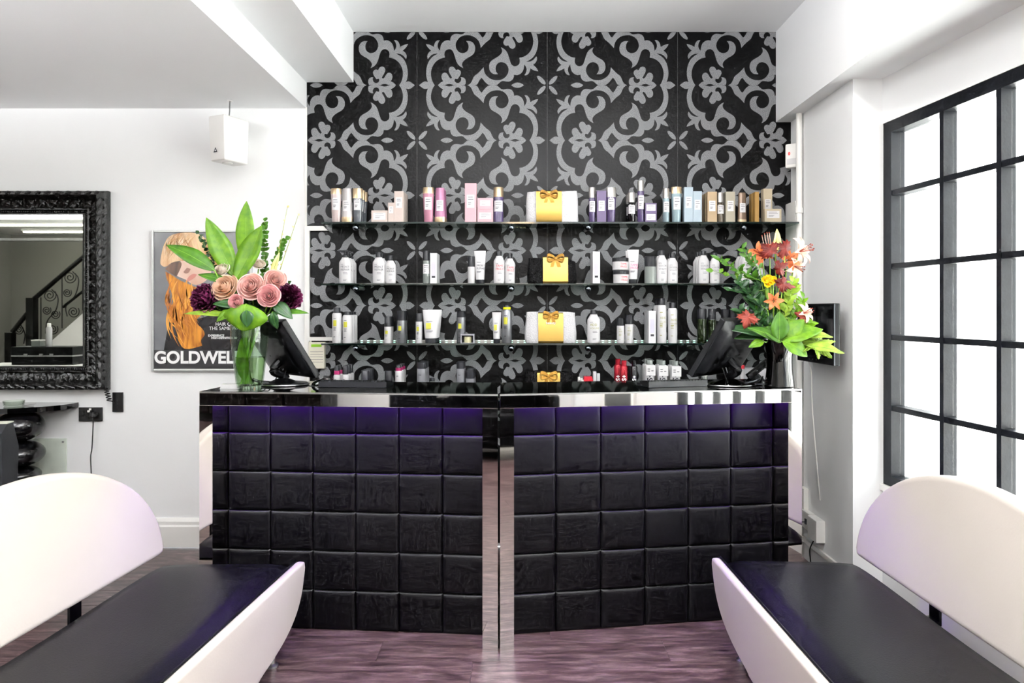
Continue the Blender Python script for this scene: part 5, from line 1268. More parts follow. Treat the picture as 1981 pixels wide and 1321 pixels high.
for q in (0.15, 0.19, 0.23): G().lathe([(0.004,0),(0.004,0.001)], (0,0,0), 8).map(lambda p: TM((q+p[0], -0.001-p[2], 1.188+p[1]))).build('button', STEEL, tv)
G().tube(spline([TM((0.1,0.02,1.17)), TM((0.11,0.03,1.10)), TM((0.08,0.05,0.9)), Vector((1.648,3.86,0.4))], 8), 0.0035, 6).build('cable', TRIM, tv, smooth=True)
sn = Vector((1.618, 4.18, 2.30)); t = thing('motion_sensor', 'white motion sensor with red light in the upper right corner', 'sensor', sn)
R = Matrix.Rotation(radians(-35), 3, 'Z')
G().bbox((-0.036,-0.022,0), (0.036,0.022,0.145), 0.014).map(lambda p: sn+R @ Vector(p)).build('housing', PLASTIC_W, t, smooth=True)
G().lathe([(0.005,0),(0.008,0.001),(0.006,0.003)], (0,0,0), 12).map(lambda p: sn+R @ Vector((-0.012+p[0]*0.8, -0.022-p[2], 0.085+p[1]*1.3))).build('red_light', mat('red_lens', 'd02020', 0.2, emit='ff2020', estr=0.5), t, smooth=True)
G().bbox((-0.024,-0.0235,0.02), (0.03,-0.021,0.055), 0.001).map(lambda p: sn+R @ Vector(p)).build('sensor_lens', LABELW, t)
so = thing('socket_cluster', 'white wall sockets with cables low on the right hand wall', 'socket', (1.652, 3.9, 0.2))
for (y0_, y1_, z0_, z1_, d_) in ((4.02,4.10,0.30,0.42,0.03), (3.93,4.05,0.20,0.30,0.035), (3.80,3.92,0.18,0.30,0.05)):
    G().bbox((1.652-d_, y0_, z0_), (1.6515, y1_, z1_), 0.006).build('socket_box', PLASTIC_W, so)
G().bbox((1.637,3.52,0.10), (1.6515,4.27,0.13), 0.003).build('mini_trunking', PLASTIC_W, so)
G().tube(spline([(1.62,3.86,0.19),(1.60,3.88,0.12),(1.62,3.92,0.03),(1.63,4.0,0.006)], 8), 0.0035, 6).build('cable', BLACKP, so, smooth=True)
G().tube(spline([(1.63,3.99,0.24),(1.60,3.99,0.24),(1.60,4.05,0.22),(1.62,4.12,0.15),(1.63,4.18,0.01)], 8), 0.003, 6).build('cable', BLACKP, so, smooth=True)
G().box((1.612,3.965,0.232), (1.6175,3.985,0.262)).build('switch_mark', INKD, so)

# ------------------------------------------------------------------ left hand wall
# keypad
kp = thing('alarm_keypad', 'white alarm keypad with green display beside the left monitor', 'keypad', P(613, 712, DW-0.03))
a, b = P(597, 713, DW-0.03), P(628, 662, DW-0.03)
G().bbox((a.x, DW-0.034, a.z), (b.x, DW-0.001, b.z), 0.005).build('case', mat('cream_plastic', 'ddd8c8', 0.4), kp)
a2, b2 = P(602, 671, DW-0.035), P(622, 666, DW-0.035); G().box((a2.x, DW-0.0352, a2.z), (b2.x, DW-0.0338, b2.z)).build('display', mat('green_display', '6f9a1e', 0.3, emit='6f9a1e', estr=0.25), kp)
for py in (680, 685, 690, 695, 700): q = P(600, py, DW-0.035); r_ = P(625, py+0.7, DW-0.035); G().box((q.x, DW-0.0348, r_.z), (r_.x, DW-0.0338, q.z)).build('groove', INK, kp)
G().tube(spline([P(602,662,DW-0.02), P(599,657,DW-0.02), P(595,668,DW-0.02), P(594,690,DW-0.02), P(594,760,DW-0.02)], 8), 0.0035, 6).build('cable', TRIM, kp, smooth=True)
# box speaker
sp_c = Vector(((440-CX)/F*4.08, 4.10, CH+(CY-314)/F*4.08)); t = thing('wall_speaker', 'white box speaker hanging by the ceiling left of the patterned wall', 'speaker', sp_c)
R = Matrix.Rotation(radians(-25), 3, 'Z')
bm = bmesh.new(); bmesh.ops.create_cube(bm, size=1)
for v in bm.verts:
    tp = v.co.z > 0; k = 1.0 if tp else 0.92
    v.co = Vector((v.co.x*0.13*k, v.co.y*0.185*k+(-0.0 if tp else 0.004), v.co.z*0.26+0.13))
bmesh.ops.bevel(bm, geom=bm.edges[:], offset=0.012, segments=3, profile=0.6, affect='EDGES'); bm.verts.index_update()
G().add([sp_c+R @ v.co for v in bm.verts], [[x.index for x in f.verts] for f in bm.faces]).build('cabinet', PLASTIC_W, t, smooth=True); bm.free()
G().lathe([(0.028,0),(0.028,0.006),(0.012,0.009)], (0,0,0), 16).map(lambda p: sp_c+R @ Vector((p[0], p[1]-0.01, -0.0-p[2]))).build('cable_gland', PLASTIC_W, t, smooth=True)
tri = [(-0.018,0.0),(0.018,0.0),(0.0,0.034)]
lg = G().prism(tri, 0.0012, (0,0,0), 'xz').map(lambda p: sp_c+R @ Vector((-0.004+p[0]*0.8, -0.0925-p[1], 0.045+p[2]*0.85))).build('triangle_badge', INKD, t)
G().prism([(-0.005,0.004),(0.006,0.004),(0.0,0.02)], 0.0006, (0,0,0), 'xz').map(lambda p: sp_c+R @ Vector((-0.003+p[0], -0.0938-p[1], 0.049+p[2]*0.7))).build('badge_mark', WHITEPRINT, lg)
G().tube([sp_c+Vector((0,0,0.258)), sp_c+Vector((-0.004,0.02,0.31)), Vector((sp_c.x-0.006, sp_c.y+0.03, ZL-0.004))], 0.004, 8).build('rod', STEEL, t, smooth=True)
G().lathe([(0.016,0),(0.016,0.004)], Vector((sp_c.x-0.006, sp_c.y+0.03, ZL-0.0045)), 14).build('ceiling_plate', PLASTIC_W, t)
G().box((sp_c.x-0.03, sp_c.y+0.09, sp_c.z+0.09), (sp_c.x+0.03, DW, sp_c.z+0.16)).build('wall_bracket', PLASTIC_W, t)

# poster
YP = DW-0.014
po = thing('advert_poster', 'silver framed hair colour poster of a red haired woman on the left wall', 'poster', P(390, 717, YP))
def pq(x, y): return P(290+x/4.637, 440+y/4.637, YP)
def pp2(poly, m, layer, name, ch=True):
    q = chaikin([(pq(x, y).x, pq(x, y).z) for x, y in poly], 2, 70) if ch else [(pq(x, y).x, pq(x, y).z) for x, y in poly]
    v, f = fill([q]); return mesh_obj(name, [Vector((a, YP-0.0004*layer, b))-wloc(po) for a, b in v], f, m, po)
def printmat(name, c1, c2, scale=6, st=(1,1,1), det=3, rot=0.0, p0=0.35, p1=0.65):
    m = bpy.data.materials.new(name); m.use_nodes = True; nt = m.node_tree; N = nt.nodes; L = nt.links; b = N['Principled BSDF']; b.inputs['Roughness'].default_value = 0.25
    tc = N.new('ShaderNodeTexCoord'); mp = N.new('ShaderNodeMapping'); mp.inputs['Scale'].default_value = st; mp.inputs['Rotation'].default_value = (0, rot, 0)
    n = N.new('ShaderNodeTexNoise'); n.inputs['Scale'].default_value = scale; n.inputs['Detail'].default_value = det; n.inputs['Distortion'].default_value = 0.6
    L.new(tc.outputs['Object'], mp.inputs[0]); L.new(mp.outputs[0], n.inputs[0]); r = N.new('ShaderNodeValToRGB'); e = r.color_ramp.elements
    e[0].position = p0; e[0].color = (*lin(c1), 1); e[1].position = p1; e[1].color = (*lin(c2), 1); L.new(n.outputs['Fac'], r.inputs[0]); L.new(r.outputs[0], b.inputs['Base Color']); return m
PR = 900                                  # right edge of the poster sheet in sheet units
pp2([(36,40),(PR,40),(PR,1275),(36,1275)], printmat('print_grey_ground', '55565a', '8a8a8c', 1.6), 1, 'printed_ground', False)
pp2([(36,1275),(36,1105),(125,1105),(150,960),(172,830),(300,850),(520,800),(700,700),(PR,640),(PR,1275)], printmat('print_black', '121114', '2a2728', 5), 2, 'printed_coat')
pp2([(36,1275),(36,1098),(PR,1098),(PR,1275)], mat('print_dark_band', '2b2a2c', 0.3), 3, 'printed_band', False)
HAIRU = printmat('print_blond_hair', 'a87040', 'e8c7a0', 5, (3.5,1,0.7), 5, 0.5); HAIRL = printmat('print_copper_hair', '7a3c10', 'd8923a', 5, (7,1,1.4), 6, -0.2)
pp2([(140,395),(190,420),(260,470),(330,500),(400,530),(470,560),(560,560),(640,420),(680,500),(640,640),(560,700),(500,760),(440,800),(400,850),(470,900),(500,960),(455,1010),(470,1060),(400,1080),(350,1092),(300,1086),(275,1050),(245,990),(262,930),(235,880),(170,810),(168,750),(205,690),(215,640),(185,560),(170,500),(150,460)], HAIRL, 4, 'printed_hair')
pp2([(245,435),(255,300),(400,240),(540,300),(560,400),(510,480),(425,520),(370,505),(330,470),(290,455)], printmat('print_skin', 'c79e8a', 'e6cdbf', 3), 5, 'printed_face')
pp2([(92,315),(108,220),(140,120),(190,65),(300,44),(430,48),(525,115),(565,195),(630,280),(655,420),(600,440),(560,330),(470,300),(380,280),(300,300),(270,300),(200,310),(140,360),(104,340)], HAIRU, 6, 'printed_fringe')
pp2([(138,372),(200,312),(272,300),(292,330),(262,400),(240,442),(190,412)], printmat('print_shadow_hair', '3a2a24', '7a5a48', 5, (3,1,1)), 7, 'printed_shade')
pp2([(302,400),(335,360),(368,372),(352,408),(318,414)], mat('print_nose_shade', '8f6a5e', 0.3), 8, 'printed_nose')
pp2([(335,462),(362,428),(400,412),(424,424),(404,452),(346,486),(336,478)], mat('print_lips', 'b9796e', 0.3), 8, 'printed_lips')
def strand(p0, p1, p2, w_, m, layer, name='printed_strand'):
    c = bez((p0[0], p0[1], 0), (p1[0], p1[1], 0), (p2[0], p2[1], 0), 12); l, r = [], []
    for i, q in enumerate(c):
        d_ = (c[min(12, i+1)]-c[max(0, i-1)]).normalized(); n_ = Vector((-d_.y, d_.x, 0)); k = w_*sin(pi*min(0.97, i/12+0.03))
        l.append((q.x+n_.x*k, q.y+n_.y*k)); r.append((q.x-n_.x*k, q.y-n_.y*k))
    z_ = YP-0.0004*layer
    return [(pq(x, y).x, z_, pq(x, y).z) for x, y in l+r]
rnd = random.Random(5)
TONES = [mat('print_strand_'+n_, c_, 0.3, noise=None) for n_, c_ in (('light', 'e9c793'), ('gold', 'd99a45'), ('copper', 'b8742c'), ('umber', '9c5c22'), ('pale', 'f0d9bd'), ('brown', 'b58552'))]
for k_, tone in enumerate(TONES):
    g = G()
    for i in range(16):
        if k_ in (0, 4, 5):                       # fringe sweeping from the crown
            x = rnd.uniform(200, 430); e_ = rnd.uniform(0, 1)
            q = strand((x, rnd.uniform(50, 70)), (x-140+e_*160, 130+60*e_), (115+e_*430, 320-70*e_*(1-e_)-rnd.uniform(0, 60)), rnd.uniform(2, 5), tone, 6.5+0.1*k_)
        else:                                     # long waves below the face
            x = rnd.uniform(180, 430); w2 = rnd.uniform(-60, 60)
            y0_ = rnd.uniform(440, 760); q = strand((x, y0_), (x-70+w2, y0_+130), (x+rnd.uniform(-10, 90), y0_+rnd.uniform(200, 320)), rnd.uniform(3, 9), tone, 4.4+0.1*k_)
        g.add(q, [(j, j+1, 14+j, 13+j) for j in range(12)])
    stuff(g.build('printed_strands', tone, po, fix=False))
def ptxt(s, x, y, h, m, bold, align='LEFT', w_=None):
    v, f = text(s, bold, align, 8); o = pq(x, y); k = h/4.637/F*YP
    sx = k
    if w_: sx = (w_/4.637/F*YP)/(max(a for a, b in v)-min(a for a, b in v))
    mn = min(a for a, b in v) if w_ else 0
    mesh_obj('lettering', [Vector((o.x+(a-mn)*sx, YP-0.0045, o.z+b*k))-wloc(po) for a, b in v], f, m, po)
ptxt('GOLDWELL', 44, 1215, 150, WHITEPRINT, 0.035, w_=790)
ptxt('HAIR COLOR', 590, 880, 42, WHITEPRINT, 0.0); ptxt('THE SAME WAY', 534, 918, 42, WHITEPRINT, 0.0)
ptxt('EXPERIENCE', 524, 978, 26, WHITEPRINT, 0.03); ptxt('HIGH-DEFINITION 3D', 552, 998, 24, WHITEPRINT, 0.03)
SILVERF = mat('silver_snap_frame', 'cfd1d0', 0.3, metal=0.6)
for (x0, x1, y0, y1) in ((20,38,26,1292), (PR-2,PR+16,26,1292), (38,PR-2,26,44), (38,PR-2,1268,1292)):
    a, b = pq(x0, y1), pq(x1, y0); G().bbox((a.x, DW-0.024, a.z), (b.x, DW-0.001, b.z), 0.004).build('frame_rail', SILVERF, po)
a, b = pq(30, 1285), pq(PR+8, 35); G().box((a.x, YP+0.0005, a.z), (b.x, DW-0.0005, b.z)).build('backing', LABELW, po)

# ornate mirror
ym = DW-0.055
M0, M1 = P(-260, 708, ym), P(160, 415, ym); O0, O1 = P(-310, 755, ym), P(204, 368, ym)
mr = thing('ornate_mirror', 'large mirror in a black carved frame on the left wall', 'mirror', ((O0.x+O1.x)/2, DW, O0.z))
MIRR = mat('silvered_mirror', 'c3c6bf', 0.01, metal=1.0, noise=(2, 0.01))
bv_ = 0.028
G().box((M0.x, ym, M0.z), (M1.x, ym+0.006, M1.z)).build('mirror_glass', MIRR, mr)
# profile swept around: (inset from outer edge 0..1, proud)
FW = O1.x-M1.x
PROF = [(0.0,0.000),(0.0,0.030),(0.05,0.048),(0.10,0.046),(0.12,0.070),(0.22,0.088),(0.32,0.080),(0.36,0.060),(0.50,0.050),(0.62,0.046),(0.70,0.040),(0.74,0.052),(0.80,0.052),(0.84,0.036),(0.90,0.034),(0.93,0.044),(0.97,0.044),(1.0,0.020)]
def mitre(side, s, inset):
    """point on a frame side: s runs 0..1 between the mitres"""
    fx, fz = inset*(O1.x-M1.x), inset*(O1.z-M1.z); fzb = inset*(M0.z-O0.z); fxl = inset*(M0.x-O0.x)
    xl, xr, zb_, zt_ = O0.x+fxl, O1.x-fx, O0.z+fzb, O1.z-fz
    if side == 0: return (xl+(xr-xl)*s, zt_)
    if side == 1: return (xr, zt_+(zb_-zt_)*s)
    if side == 2: return (xr+(xl-xr)*s, zb_)
    return (xl, zb_+(zt_-zb_)*s)
def carve(d, j):
    u = PROF[j][0]
    if 0.10 <= u <= 0.34: return 0.010*abs(sin(d*62+ (u-0.2)*26))**0.7*(1 if u < 0.3 else 0.6)-0.003
    if 0.36 <= u <= 0.70: return 0.006*sin(d*95+u*30)*sin(d*47-u*22)+0.003*sin(d*210)
    return 0.0
for sd in range(4):
    ns = 150; ln = (O1.x-O0.x) if sd % 2 == 0 else (O1.z-O0.z); g = G()
    def fn(a, b):
        j = int(round(b*(len(PROF)-1))); x, z = mitre(sd, a, PROF[j][0]); return (x, DW-0.002-PROF[j][1]-carve(a*ln, j), z)
    g.grid(fn, ns, len(PROF)-1); g.build('frame_side', ORNATE, mr, smooth=True, sharp=60)
    nb = int(ln/0.016); g = G()
    for i in range(nb):
        x, z = mitre(sd, (i+0.5)/nb, 0.87); g.ball((x, DW-0.040, z), 0.0058, 8, 5)
    stuff(g.build('bead_row', ORNATE, mr, smooth=True))
    nl = int(ln/0.062); g = G()
    for i in range(nl):
        for dd in (0, 1):
            x, z = mitre(sd, (i+0.5)/nl, 0.10+0.10*dd); x2, z2 = mitre(sd, min(1, (i+1.25)/nl), 0.24-0.14*dd)
            leaf(g, (x, DW-0.084, z), (x2, DW-0.092, z2), 0.030, (0,-1,0), -0.5, 0.10, 0.45, 6)
    stuff(g.build('carved_leaves', ORNATE, mr, smooth=True, fix=False))
    nl = int(ln/0.075); g = G()
    for i in range(nl):
        x, z = mitre(sd, (i+0.5)/nl, 0.5); 
        for k in range(4):
            an = k*pi/2+0.6; g2 = (x+cos(an)*0.028, DW-0.058, z+sin(an)*0.02); leaf(g, (x, DW-0.066, z), g2, 0.018, (0,-1,0), -0.5, 0.15, 0.5, 5)
    stuff(g.build('carved_scrolls', ORNATE, mr, smooth=True, fix=False))

# styling shelf, legs
sh = thing('styling_shelf', 'black curved styling shelf on ball columns under the mirror', 'shelf', (-3.25, 4.1, 0))
zs_ = 0.884; pts = []
xc_, ax_, ay_ = -3.37, 0.645, 0.335
for i in range(33): a = pi*i/32; pts.append((xc_+ax_*cos(a), DW-0.003-ay_*sin(a)**0.8))
G().prism(pts, 0.03, (0,0,zs_-0.03), 'xy').build('shelf_top', BLACKG, sh)
BALLM = mat('black_satin_wood', '0c0c0e', 0.22, coat=0.2)
for xc2 in (-2.975, -3.76):
    z = zs_-0.031
    for (r, h) in ((0.128, 0.176), (0.132, 0.15), (0.112, 0.105), (0.10, 0.10), (0.112, 0.105), (0.13, 0.15)):
        G().ball((xc2, 4.13, z-h/2), r, 28, 14, (1, 1, h/2/r*1.04)).build('column_ball', BALLM, sh, smooth=True); z -= h
    G().lathe([(0.15,0.0005),(0.15,0.03),(0.10,0.05),(0.08,max(0.06, z))], (xc2, 4.13, 0), 26).build('column_foot', BALLM, sh, smooth=True)
ad = Vector((P(22, 778, 4.1).x, 4.12, zs_+0.0005)); t = thing('glass_dish', 'small clear glass dish on the black styling shelf', 'dish', ad)
G().lathe([(0.045,0),(0.05,0.004),(0.056,0.032),(0.053,0.032),(0.046,0.008),(0.002,0.006)], ad, 20).build('bowl', glass_mat('dish_glass', 'f2f6f1', fres=1.5), t, smooth=True, sharp=80)
c_ = ad+Vector((0.085,0.0,0.003)); t = thing('hair_clip', 'thin metal hair clip lying by the glass dish', 'clip', c_)
for k in (-1, 1): G().tube([c_+Vector((-0.03,0,0.0)), c_+Vector((0.04,0.01*k,0.004+0.004*k))], 0.0018, 6).build('prong', STEEL, t, smooth=True)
# wall sockets
def plate(px0, px1, py0, py1, label, name='wall_socket'):
    a, b = P(px0, py1, DW-0.012), P(px1, py0, DW-0.012); t = thing(name, label, 'socket', (a.x/2+b.x/2, DW, a.z))
    G().bbox((a.x, DW-0.012, a.z), (b.x, DW-0.0008, b.z), 0.003).build('face_plate', mat('black_nickel_plate', '2a2a2a', 0.3, metal=0.7), t); return t, a, b
t, a, b = plate(152, 197, 788, 815, 'black double socket with a plug, below the mirror')
for k in range(2):
    x = a.x+(b.x-a.x)*(0.12+0.1*0); 
    if k == 0:
        for (dx, dz, w2, h2) in ((0.028, 0.052, 0.008, 0.014), (0.018, 0.03, 0.012, 0.009), (0.04, 0.03, 0.012, 0.009)): G().box((a.x+dx-w2/2, DW-0.0126, a.z+dz-h2/2), (a.x+dx+w2/2, DW-0.0118, a.z+dz+h2/2)).build('pin_hole', RUBBER, t)
for (dx, dz) in ((0.056, 0.056), (0.066, 0.068)): G().bbox((a.x+dx, DW-0.017, a.z+dz), (a.x+dx+0.014, DW-0.0118, a.z+dz+0.012), 0.002).build('rocker', PLASTIC_W, t)
pg = thing('power_plug', 'black plug with thin cord hanging from the double socket', 'plug', (a.x+0.1, DW-0.03, a.z))
G().lathe([(0.021,0),(0.021,0.012),(0.015,0.026),(0.008,0.03)], (0,0,0), 16).map(lambda p: Vector((a.x+0.1+p[0], DW-0.0125-p[2], a.z+0.040+p[1]))).build('plug_body', RUBBER, pg, smooth=True)
G().tube(spline([(a.x+0.1,DW-0.03,a.z+0.02),(a.x+0.1,DW-0.03,a.z-0.02),(a.x+0.09,DW-0.025,a.z-0.16),(a.x+0.082,DW-0.025,a.z-0.22),(a.x+0.09,DW-0.03,a.z-0.36),(a.x+0.092,DW-0.03,a.z-0.7),(a.x+0.10,DW-0.05,0.06),(a.x+0.13,DW-0.08,0.006)], 8), 0.0035, 6).build('cord', RUBBER, pg, smooth=True)
t, a, b = plate(217, 237, 759, 797, 'black upright switch plate at the lower right of the mirror', 'wall_switch')
for i in range(3): G().lathe([(0.004,0),(0.004,0.0015)], (0,0,0), 8).map(lambda p: Vector(((a.x+b.x)/2+p[0], DW-0.0125-p[2], a.z+0.03+0.02*i+p[1]))).build('plate_screw', RUBBER, t)
cc_ = thing('coiled_cord', 'black coiled cord between the mirror frame and switch plate', 'cord', (a.x, DW-0.03, b.z))
st0, en0 = P(205, 751, DW-0.05), Vector((a.x+0.02, DW-0.02, a.z+0.055)); pts = [st0]
for i in range(46):
    u = i/45; c = st0.lerp(P(212, 776, DW-0.03), u); an = u*5*2*pi; pts.append(c+Vector((0.014*cos(an), 0.006*sin(an), 0.0)))
pts.append(en0); G().tube(pts, 0.0035, 6).build('coil', RUBBER, cc_, smooth=True)
# frosted panel
a, b = P(40, 1010, DW-0.006), P(129, 848, DW-0.006)
t = thing('frosted_panel', 'pale green frosted glass panel on the wall under the styling shelf', 'panel', (a.x/2+b.x/2, DW, a.z))
G().bbox((a.x, DW-0.010, a.z), (b.x, DW-0.0008, b.z), 0.002).build('glass_sheet', mat('frosted_green_glass', 'dfe8dc', 0.2, coat=0.4), t)
for (x, z) in ((b.x-0.02, b.z-0.02), (b.x-0.02, a.z+0.02), (a.x+0.02, b.z-0.02), (a.x+0.02, a.z+0.02)): G().lathe([(0.006,0),(0.006,0.003)], (0,0,0), 10).map(lambda p: Vector((x+p[0], DW-0.0105-p[2], z+p[1]))).build('fixing', STEEL, t)
# styling chair at the left edge
CHF = mat('charcoal_upholstery', '18191c', 0.6, spec=0.2, noise=(60, 0.15), bump=(250, 0.1))
cx_, cy_ = -2.62, 3.32
ch = thing('styling_chair', 'charcoal upholstered styling chair at the far left edge', 'chair', (cx_, cy_, 0))
Rr = Matrix.Rotation(radians(12), 3, 'Z')
def CM(p): return Vector((cx_, cy_, 0))+Rr @ Vector(p)
G().bbox((-0.30,-0.30,0.40), (0.30,0.28,0.53), 0.03).map(CM).build('seat', CHF, ch, smooth=True)
G().prism([(-0.38,0.36),(-0.28,0.36),(-0.25,0.84),(-0.30,0.955),(-0.35,0.955),(-0.40,0.92)], 0.62, (-0.31,0,0), 'yz').map(CM).build('backrest', CHF, ch)
for sx in (-1, 1): G().bbox((sx*0.31-0.035,-0.27,0.30), (sx*0.31+0.035,0.27,0.58), 0.02).map(CM).build('armrest', CHF, ch, smooth=True)
G().box((-0.312,-0.352,0.955), (0.312,-0.298,0.960)).map(CM).build('top_welt', mat('pale_welt', 'a9aa9c', 0.4), ch)  # pale sheet paints the light falling on the backrest top
G().lathe([(0.26,0.0005),(0.26,0.02),(0.05,0.05),(0.04,0.06),(0.04,0.40)], (cx_, cy_, 0), 26).build('pedestal', STEEL, ch, smooth=True)

# ------------------------------------------------------------------ the styling floor the mirror looks back at
ys = -1.6; kS = F/(2*ym-ys)
def R_(px, py, y=ys): k = F/(2*ym-y); return Vector(((px-CX)/k, y, CH+(CY-py)/k))
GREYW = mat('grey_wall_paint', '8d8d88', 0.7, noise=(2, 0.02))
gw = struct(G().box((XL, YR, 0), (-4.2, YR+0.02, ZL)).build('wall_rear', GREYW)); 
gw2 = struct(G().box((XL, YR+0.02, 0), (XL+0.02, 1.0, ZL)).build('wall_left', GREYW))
sr = thing('staircase', 'staircase with black scrolled iron balustrade, seen in the mirror', 'staircase', R_(80, 826))
IRON = mat('black_iron', '0a0a0a', 0.4)
def post(px, pyt, w_): c = R_(px, pyt); G().bbox((c.x-w_/2, ys-w_/2, 0), (c.x+w_/2, ys+w_/2, c.z), 0.005).build('newel_post', IRON, sr)
post(20, 643, 0.10); post(62, 576, 0.11)
def rail(p, q, r=0.032, y=ys): G().tube([R_(*p, y), R_(*q, y)], r, 8).build('handrail', IRON, sr, smooth=True)
rail((24,642), (58,600)); rail((66,578), (210,455))
rail((122,594), (200,532), 0.02, ys-0.7)
def scroll(px, py, s, flip=1):
    pts = []
    for i in range(60):
        a = i/59*4.2*pi; r = 0.012+0.075*(i/59); pts.append(R_(px, py)+Vector((flip*r*cos(a)*s, 0, r*sin(a)*s)))
    G().tube(pts, 0.007, 6).build('iron_scroll', IRON, sr, smooth=True)
for (x, y, s) in ((96,571,1.1), (90,600,0.75), (107,608,0.8), (102,637,0.9), (135,536,1.1), (130,566,0.75), (142,603,1.0), (170,505,1.1), (36,638,0.8)): scroll(x, y, s)
for pts in (((100,560),(112,575),(108,600),(92,620),(88,645)), ((140,525),(152,540),(146,570),(128,592),(130,612)), ((40,628),(48,645),(46,665))):
    G().tube(spline([R_(*q) for q in pts], 6), 0.008, 6).build('iron_curve', IRON, sr, smooth=True)
for (x, y0_, y1_) in ((79,575,660), (120,535,635), (52,612,668), (22,650,680), (160,500,600)):
    G().tube([R_(x, y0_), R_(x, y1_)], 0.008, 6).build('baluster', IRON, sr)
# stair flight rising to the right
s0, s1 = R_(60, 690), R_(230, 540)
g = G(); nst = 12
for i in range(nst):
    xa = s0.x+(s1.x-s0.x)*i/nst; xb = s0.x+(s1.x-s0.x)*(i+1)/nst; zt = max(0.15, s0.z+(s1.z-s0.z)*(i+1)/nst-0.18)
    G().box((xa, ys-0.95, 0), (xb-0.001, ys-0.12, zt)).build('stair_step', mat('stair_carpet', '77756f', 0.9), sr)
G().prism([(s0.x,0),(s1.x,0),(s1.x,s1.z),(s0.x,s0.z)], 0.04, (0,ys-0.1,0), 'xz').build('stringer', TRIM, sr)
# trolley with black case
yc_ = 0.9
tb = thing('white_console', 'white console opposite, seen low in the mirror', 'table', R_(80, 800, yc_))
c0_, c1_ = R_(-40, 706, yc_), R_(205, 706, yc_); zt = c0_.z
G().bbox((c0_.x, yc_-0.35, zt-0.05), (c1_.x, yc_+0.2, zt), 0.004).build('table_top', TRIM, tb)
for x in (c0_.x+0.05, c1_.x-0.05):
    for y_ in (yc_-0.3, yc_+0.15): G().box((x-0.025, y_-0.025, 0), (x+0.025, y_+0.025, zt-0.05)).build('leg', TRIM, tb)
ck = thing('vanity_case', 'black vanity case with silver trim, seen in the mirror', 'case', R_(85, 705, yc_))
q0, q1 = R_(22, 705, yc_), R_(140, 671, yc_)
G().bbox((q0.x, yc_-0.25, zt+0.001), (q1.x, yc_, q1.z), 0.006).build('case_body', BLACKP, ck)
G().box((q0.x-0.002, yc_-0.2, zt+0.09), (q1.x+0.002, yc_+0.004, zt+0.105)).build('trim_strip', STEEL, ck)
for px in (50, 80, 100): c = R_(px, 686, yc_); G().box((c.x-0.02, yc_+0.0005, c.z-0.02), (c.x+0.02, yc_+0.008, c.z+0.01)).build('latch', STEEL, ck)
c = R_(95, 670, yc_-0.1); t = thing('hairspray_can', 'white hairspray can on the black case, seen in the mirror', 'can', (c.x, yc_-0.1, q1.z+0.0005))
G().lathe([(0.028,0),(0.03,0.004),(0.03,0.2),(0.022,0.215)], (c.x, yc_-0.1, q1.z+0.0005), 18).build('body', BOTTLEW, t, smooth=True)
G().lathe([(0.02,0.2155),(0.02,0.25),(0.012,0.255)], (c.x, yc_-0.1, q1.z+0.0005), 16).build('cap', PLASTIC_W, t, smooth=True)
c = R_(74, 670, yc_-0.08); t = thing('cream_jar', 'clear square jar on the black case, seen in the mirror', 'jar', (c.x, yc_-0.08, q1.z+0.0005))
G().bbox((c.x-0.05, yc_-0.12, q1.z+0.0005), (c.x+0.05, yc_-0.04, q1.z+0.06), 0.006).build('body', CLEARG, t); G().bbox((c.x-0.052, yc_-0.122, q1.z+0.0605), (c.x+0.052, yc_-0.038, q1.z+0.075), 0.004).build('lid', PLASTIC_W, t)

# armchairs behind the viewer, added as dark shapes for the chrome to mirror
def armchair(cx, cy, rot, label):
    t = thing('black_armchair', label, 'chair', (cx, cy, 0), 'waiting chairs mirrored in the chrome'); Rr = Matrix.Rotation(rot, 3, 'Z')
    def M_(p): return Vector((cx, cy, 0))+Rr @ Vector(p)
    G().bbox((-0.34,-0.3,0.12), (0.34,0.32,0.44), 0.04).map(M_).build('seat', VINYL, t, smooth=True)
    G().bbox((-0.42,-0.42,0.08), (0.42,-0.28,0.86), 0.05).map(M_).build('backrest', VINYL, t, smooth=True)
    for s_ in (-1, 1): G().bbox((s_*0.38-0.06,-0.3,0.08), (s_*0.38+0.06,0.34,0.62), 0.04).map(M_).build('armrest', VINYL, t, smooth=True)
    for sx in (-1, 1):
        for sy in (-1, 1): G().lathe([(0.025,0.0005),(0.02,0.09)], M_((sx*0.34, sy*0.3-0.03, 0)), 12).build('leg', STEEL, t)
armchair(-0.95, -0.95, 0.0, 'left black armchair mirrored in the left chrome leg')
armchair(1.05, -0.95, 0.1, 'right black armchair mirrored in the right chrome leg')

sb = thing('black_sideboard', 'long black sideboard against the rear wall, mirrored in the left desk', 'sideboard', (-4.4, -2.72, 0))  # unseen piece added to darken what the left chrome band mirrors
G().bbox((-5.5,-2.96,0.08), (-3.4,-2.5,0.92), 0.008).build('carcass', BLACKP, sb)
for i in range(4): 
    dr = G().bbox((-5.48+0.523*i,-2.499,0.11), (-5.48+0.523*i+0.505,-2.478,0.89), 0.004).build('door', BLACKG, sb)
    G().bbox((-5.03+0.523*i,-2.477,0.45), (-5.015+0.523*i,-2.46,0.6), 0.003).build('handle', STEEL, dr)
G().bbox((-5.5,-2.93,0.0005), (-3.4,-2.55,0.0795), 0.004).build('plinth', RUBBER, sb)
d1 = struct(bpy.data.objects.new('door_1', None)); C.objects.link(d1); d1.location = WM((4.55, 0, 0))  # unseen dark door added as a dark stripe in the right chrome band
G().box((4.1,-0.02,0.0005), (5.0,-0.001,2.1)).map(WM).build('door_leaf', FRAMEB, d1)
for (a_, b_) in ((4.02,4.1), (5.0,5.08)): G().box((a_,-0.03,0.0005), (b_,-0.001,2.18)).map(WM).build('door_jamb', TRIM, d1)
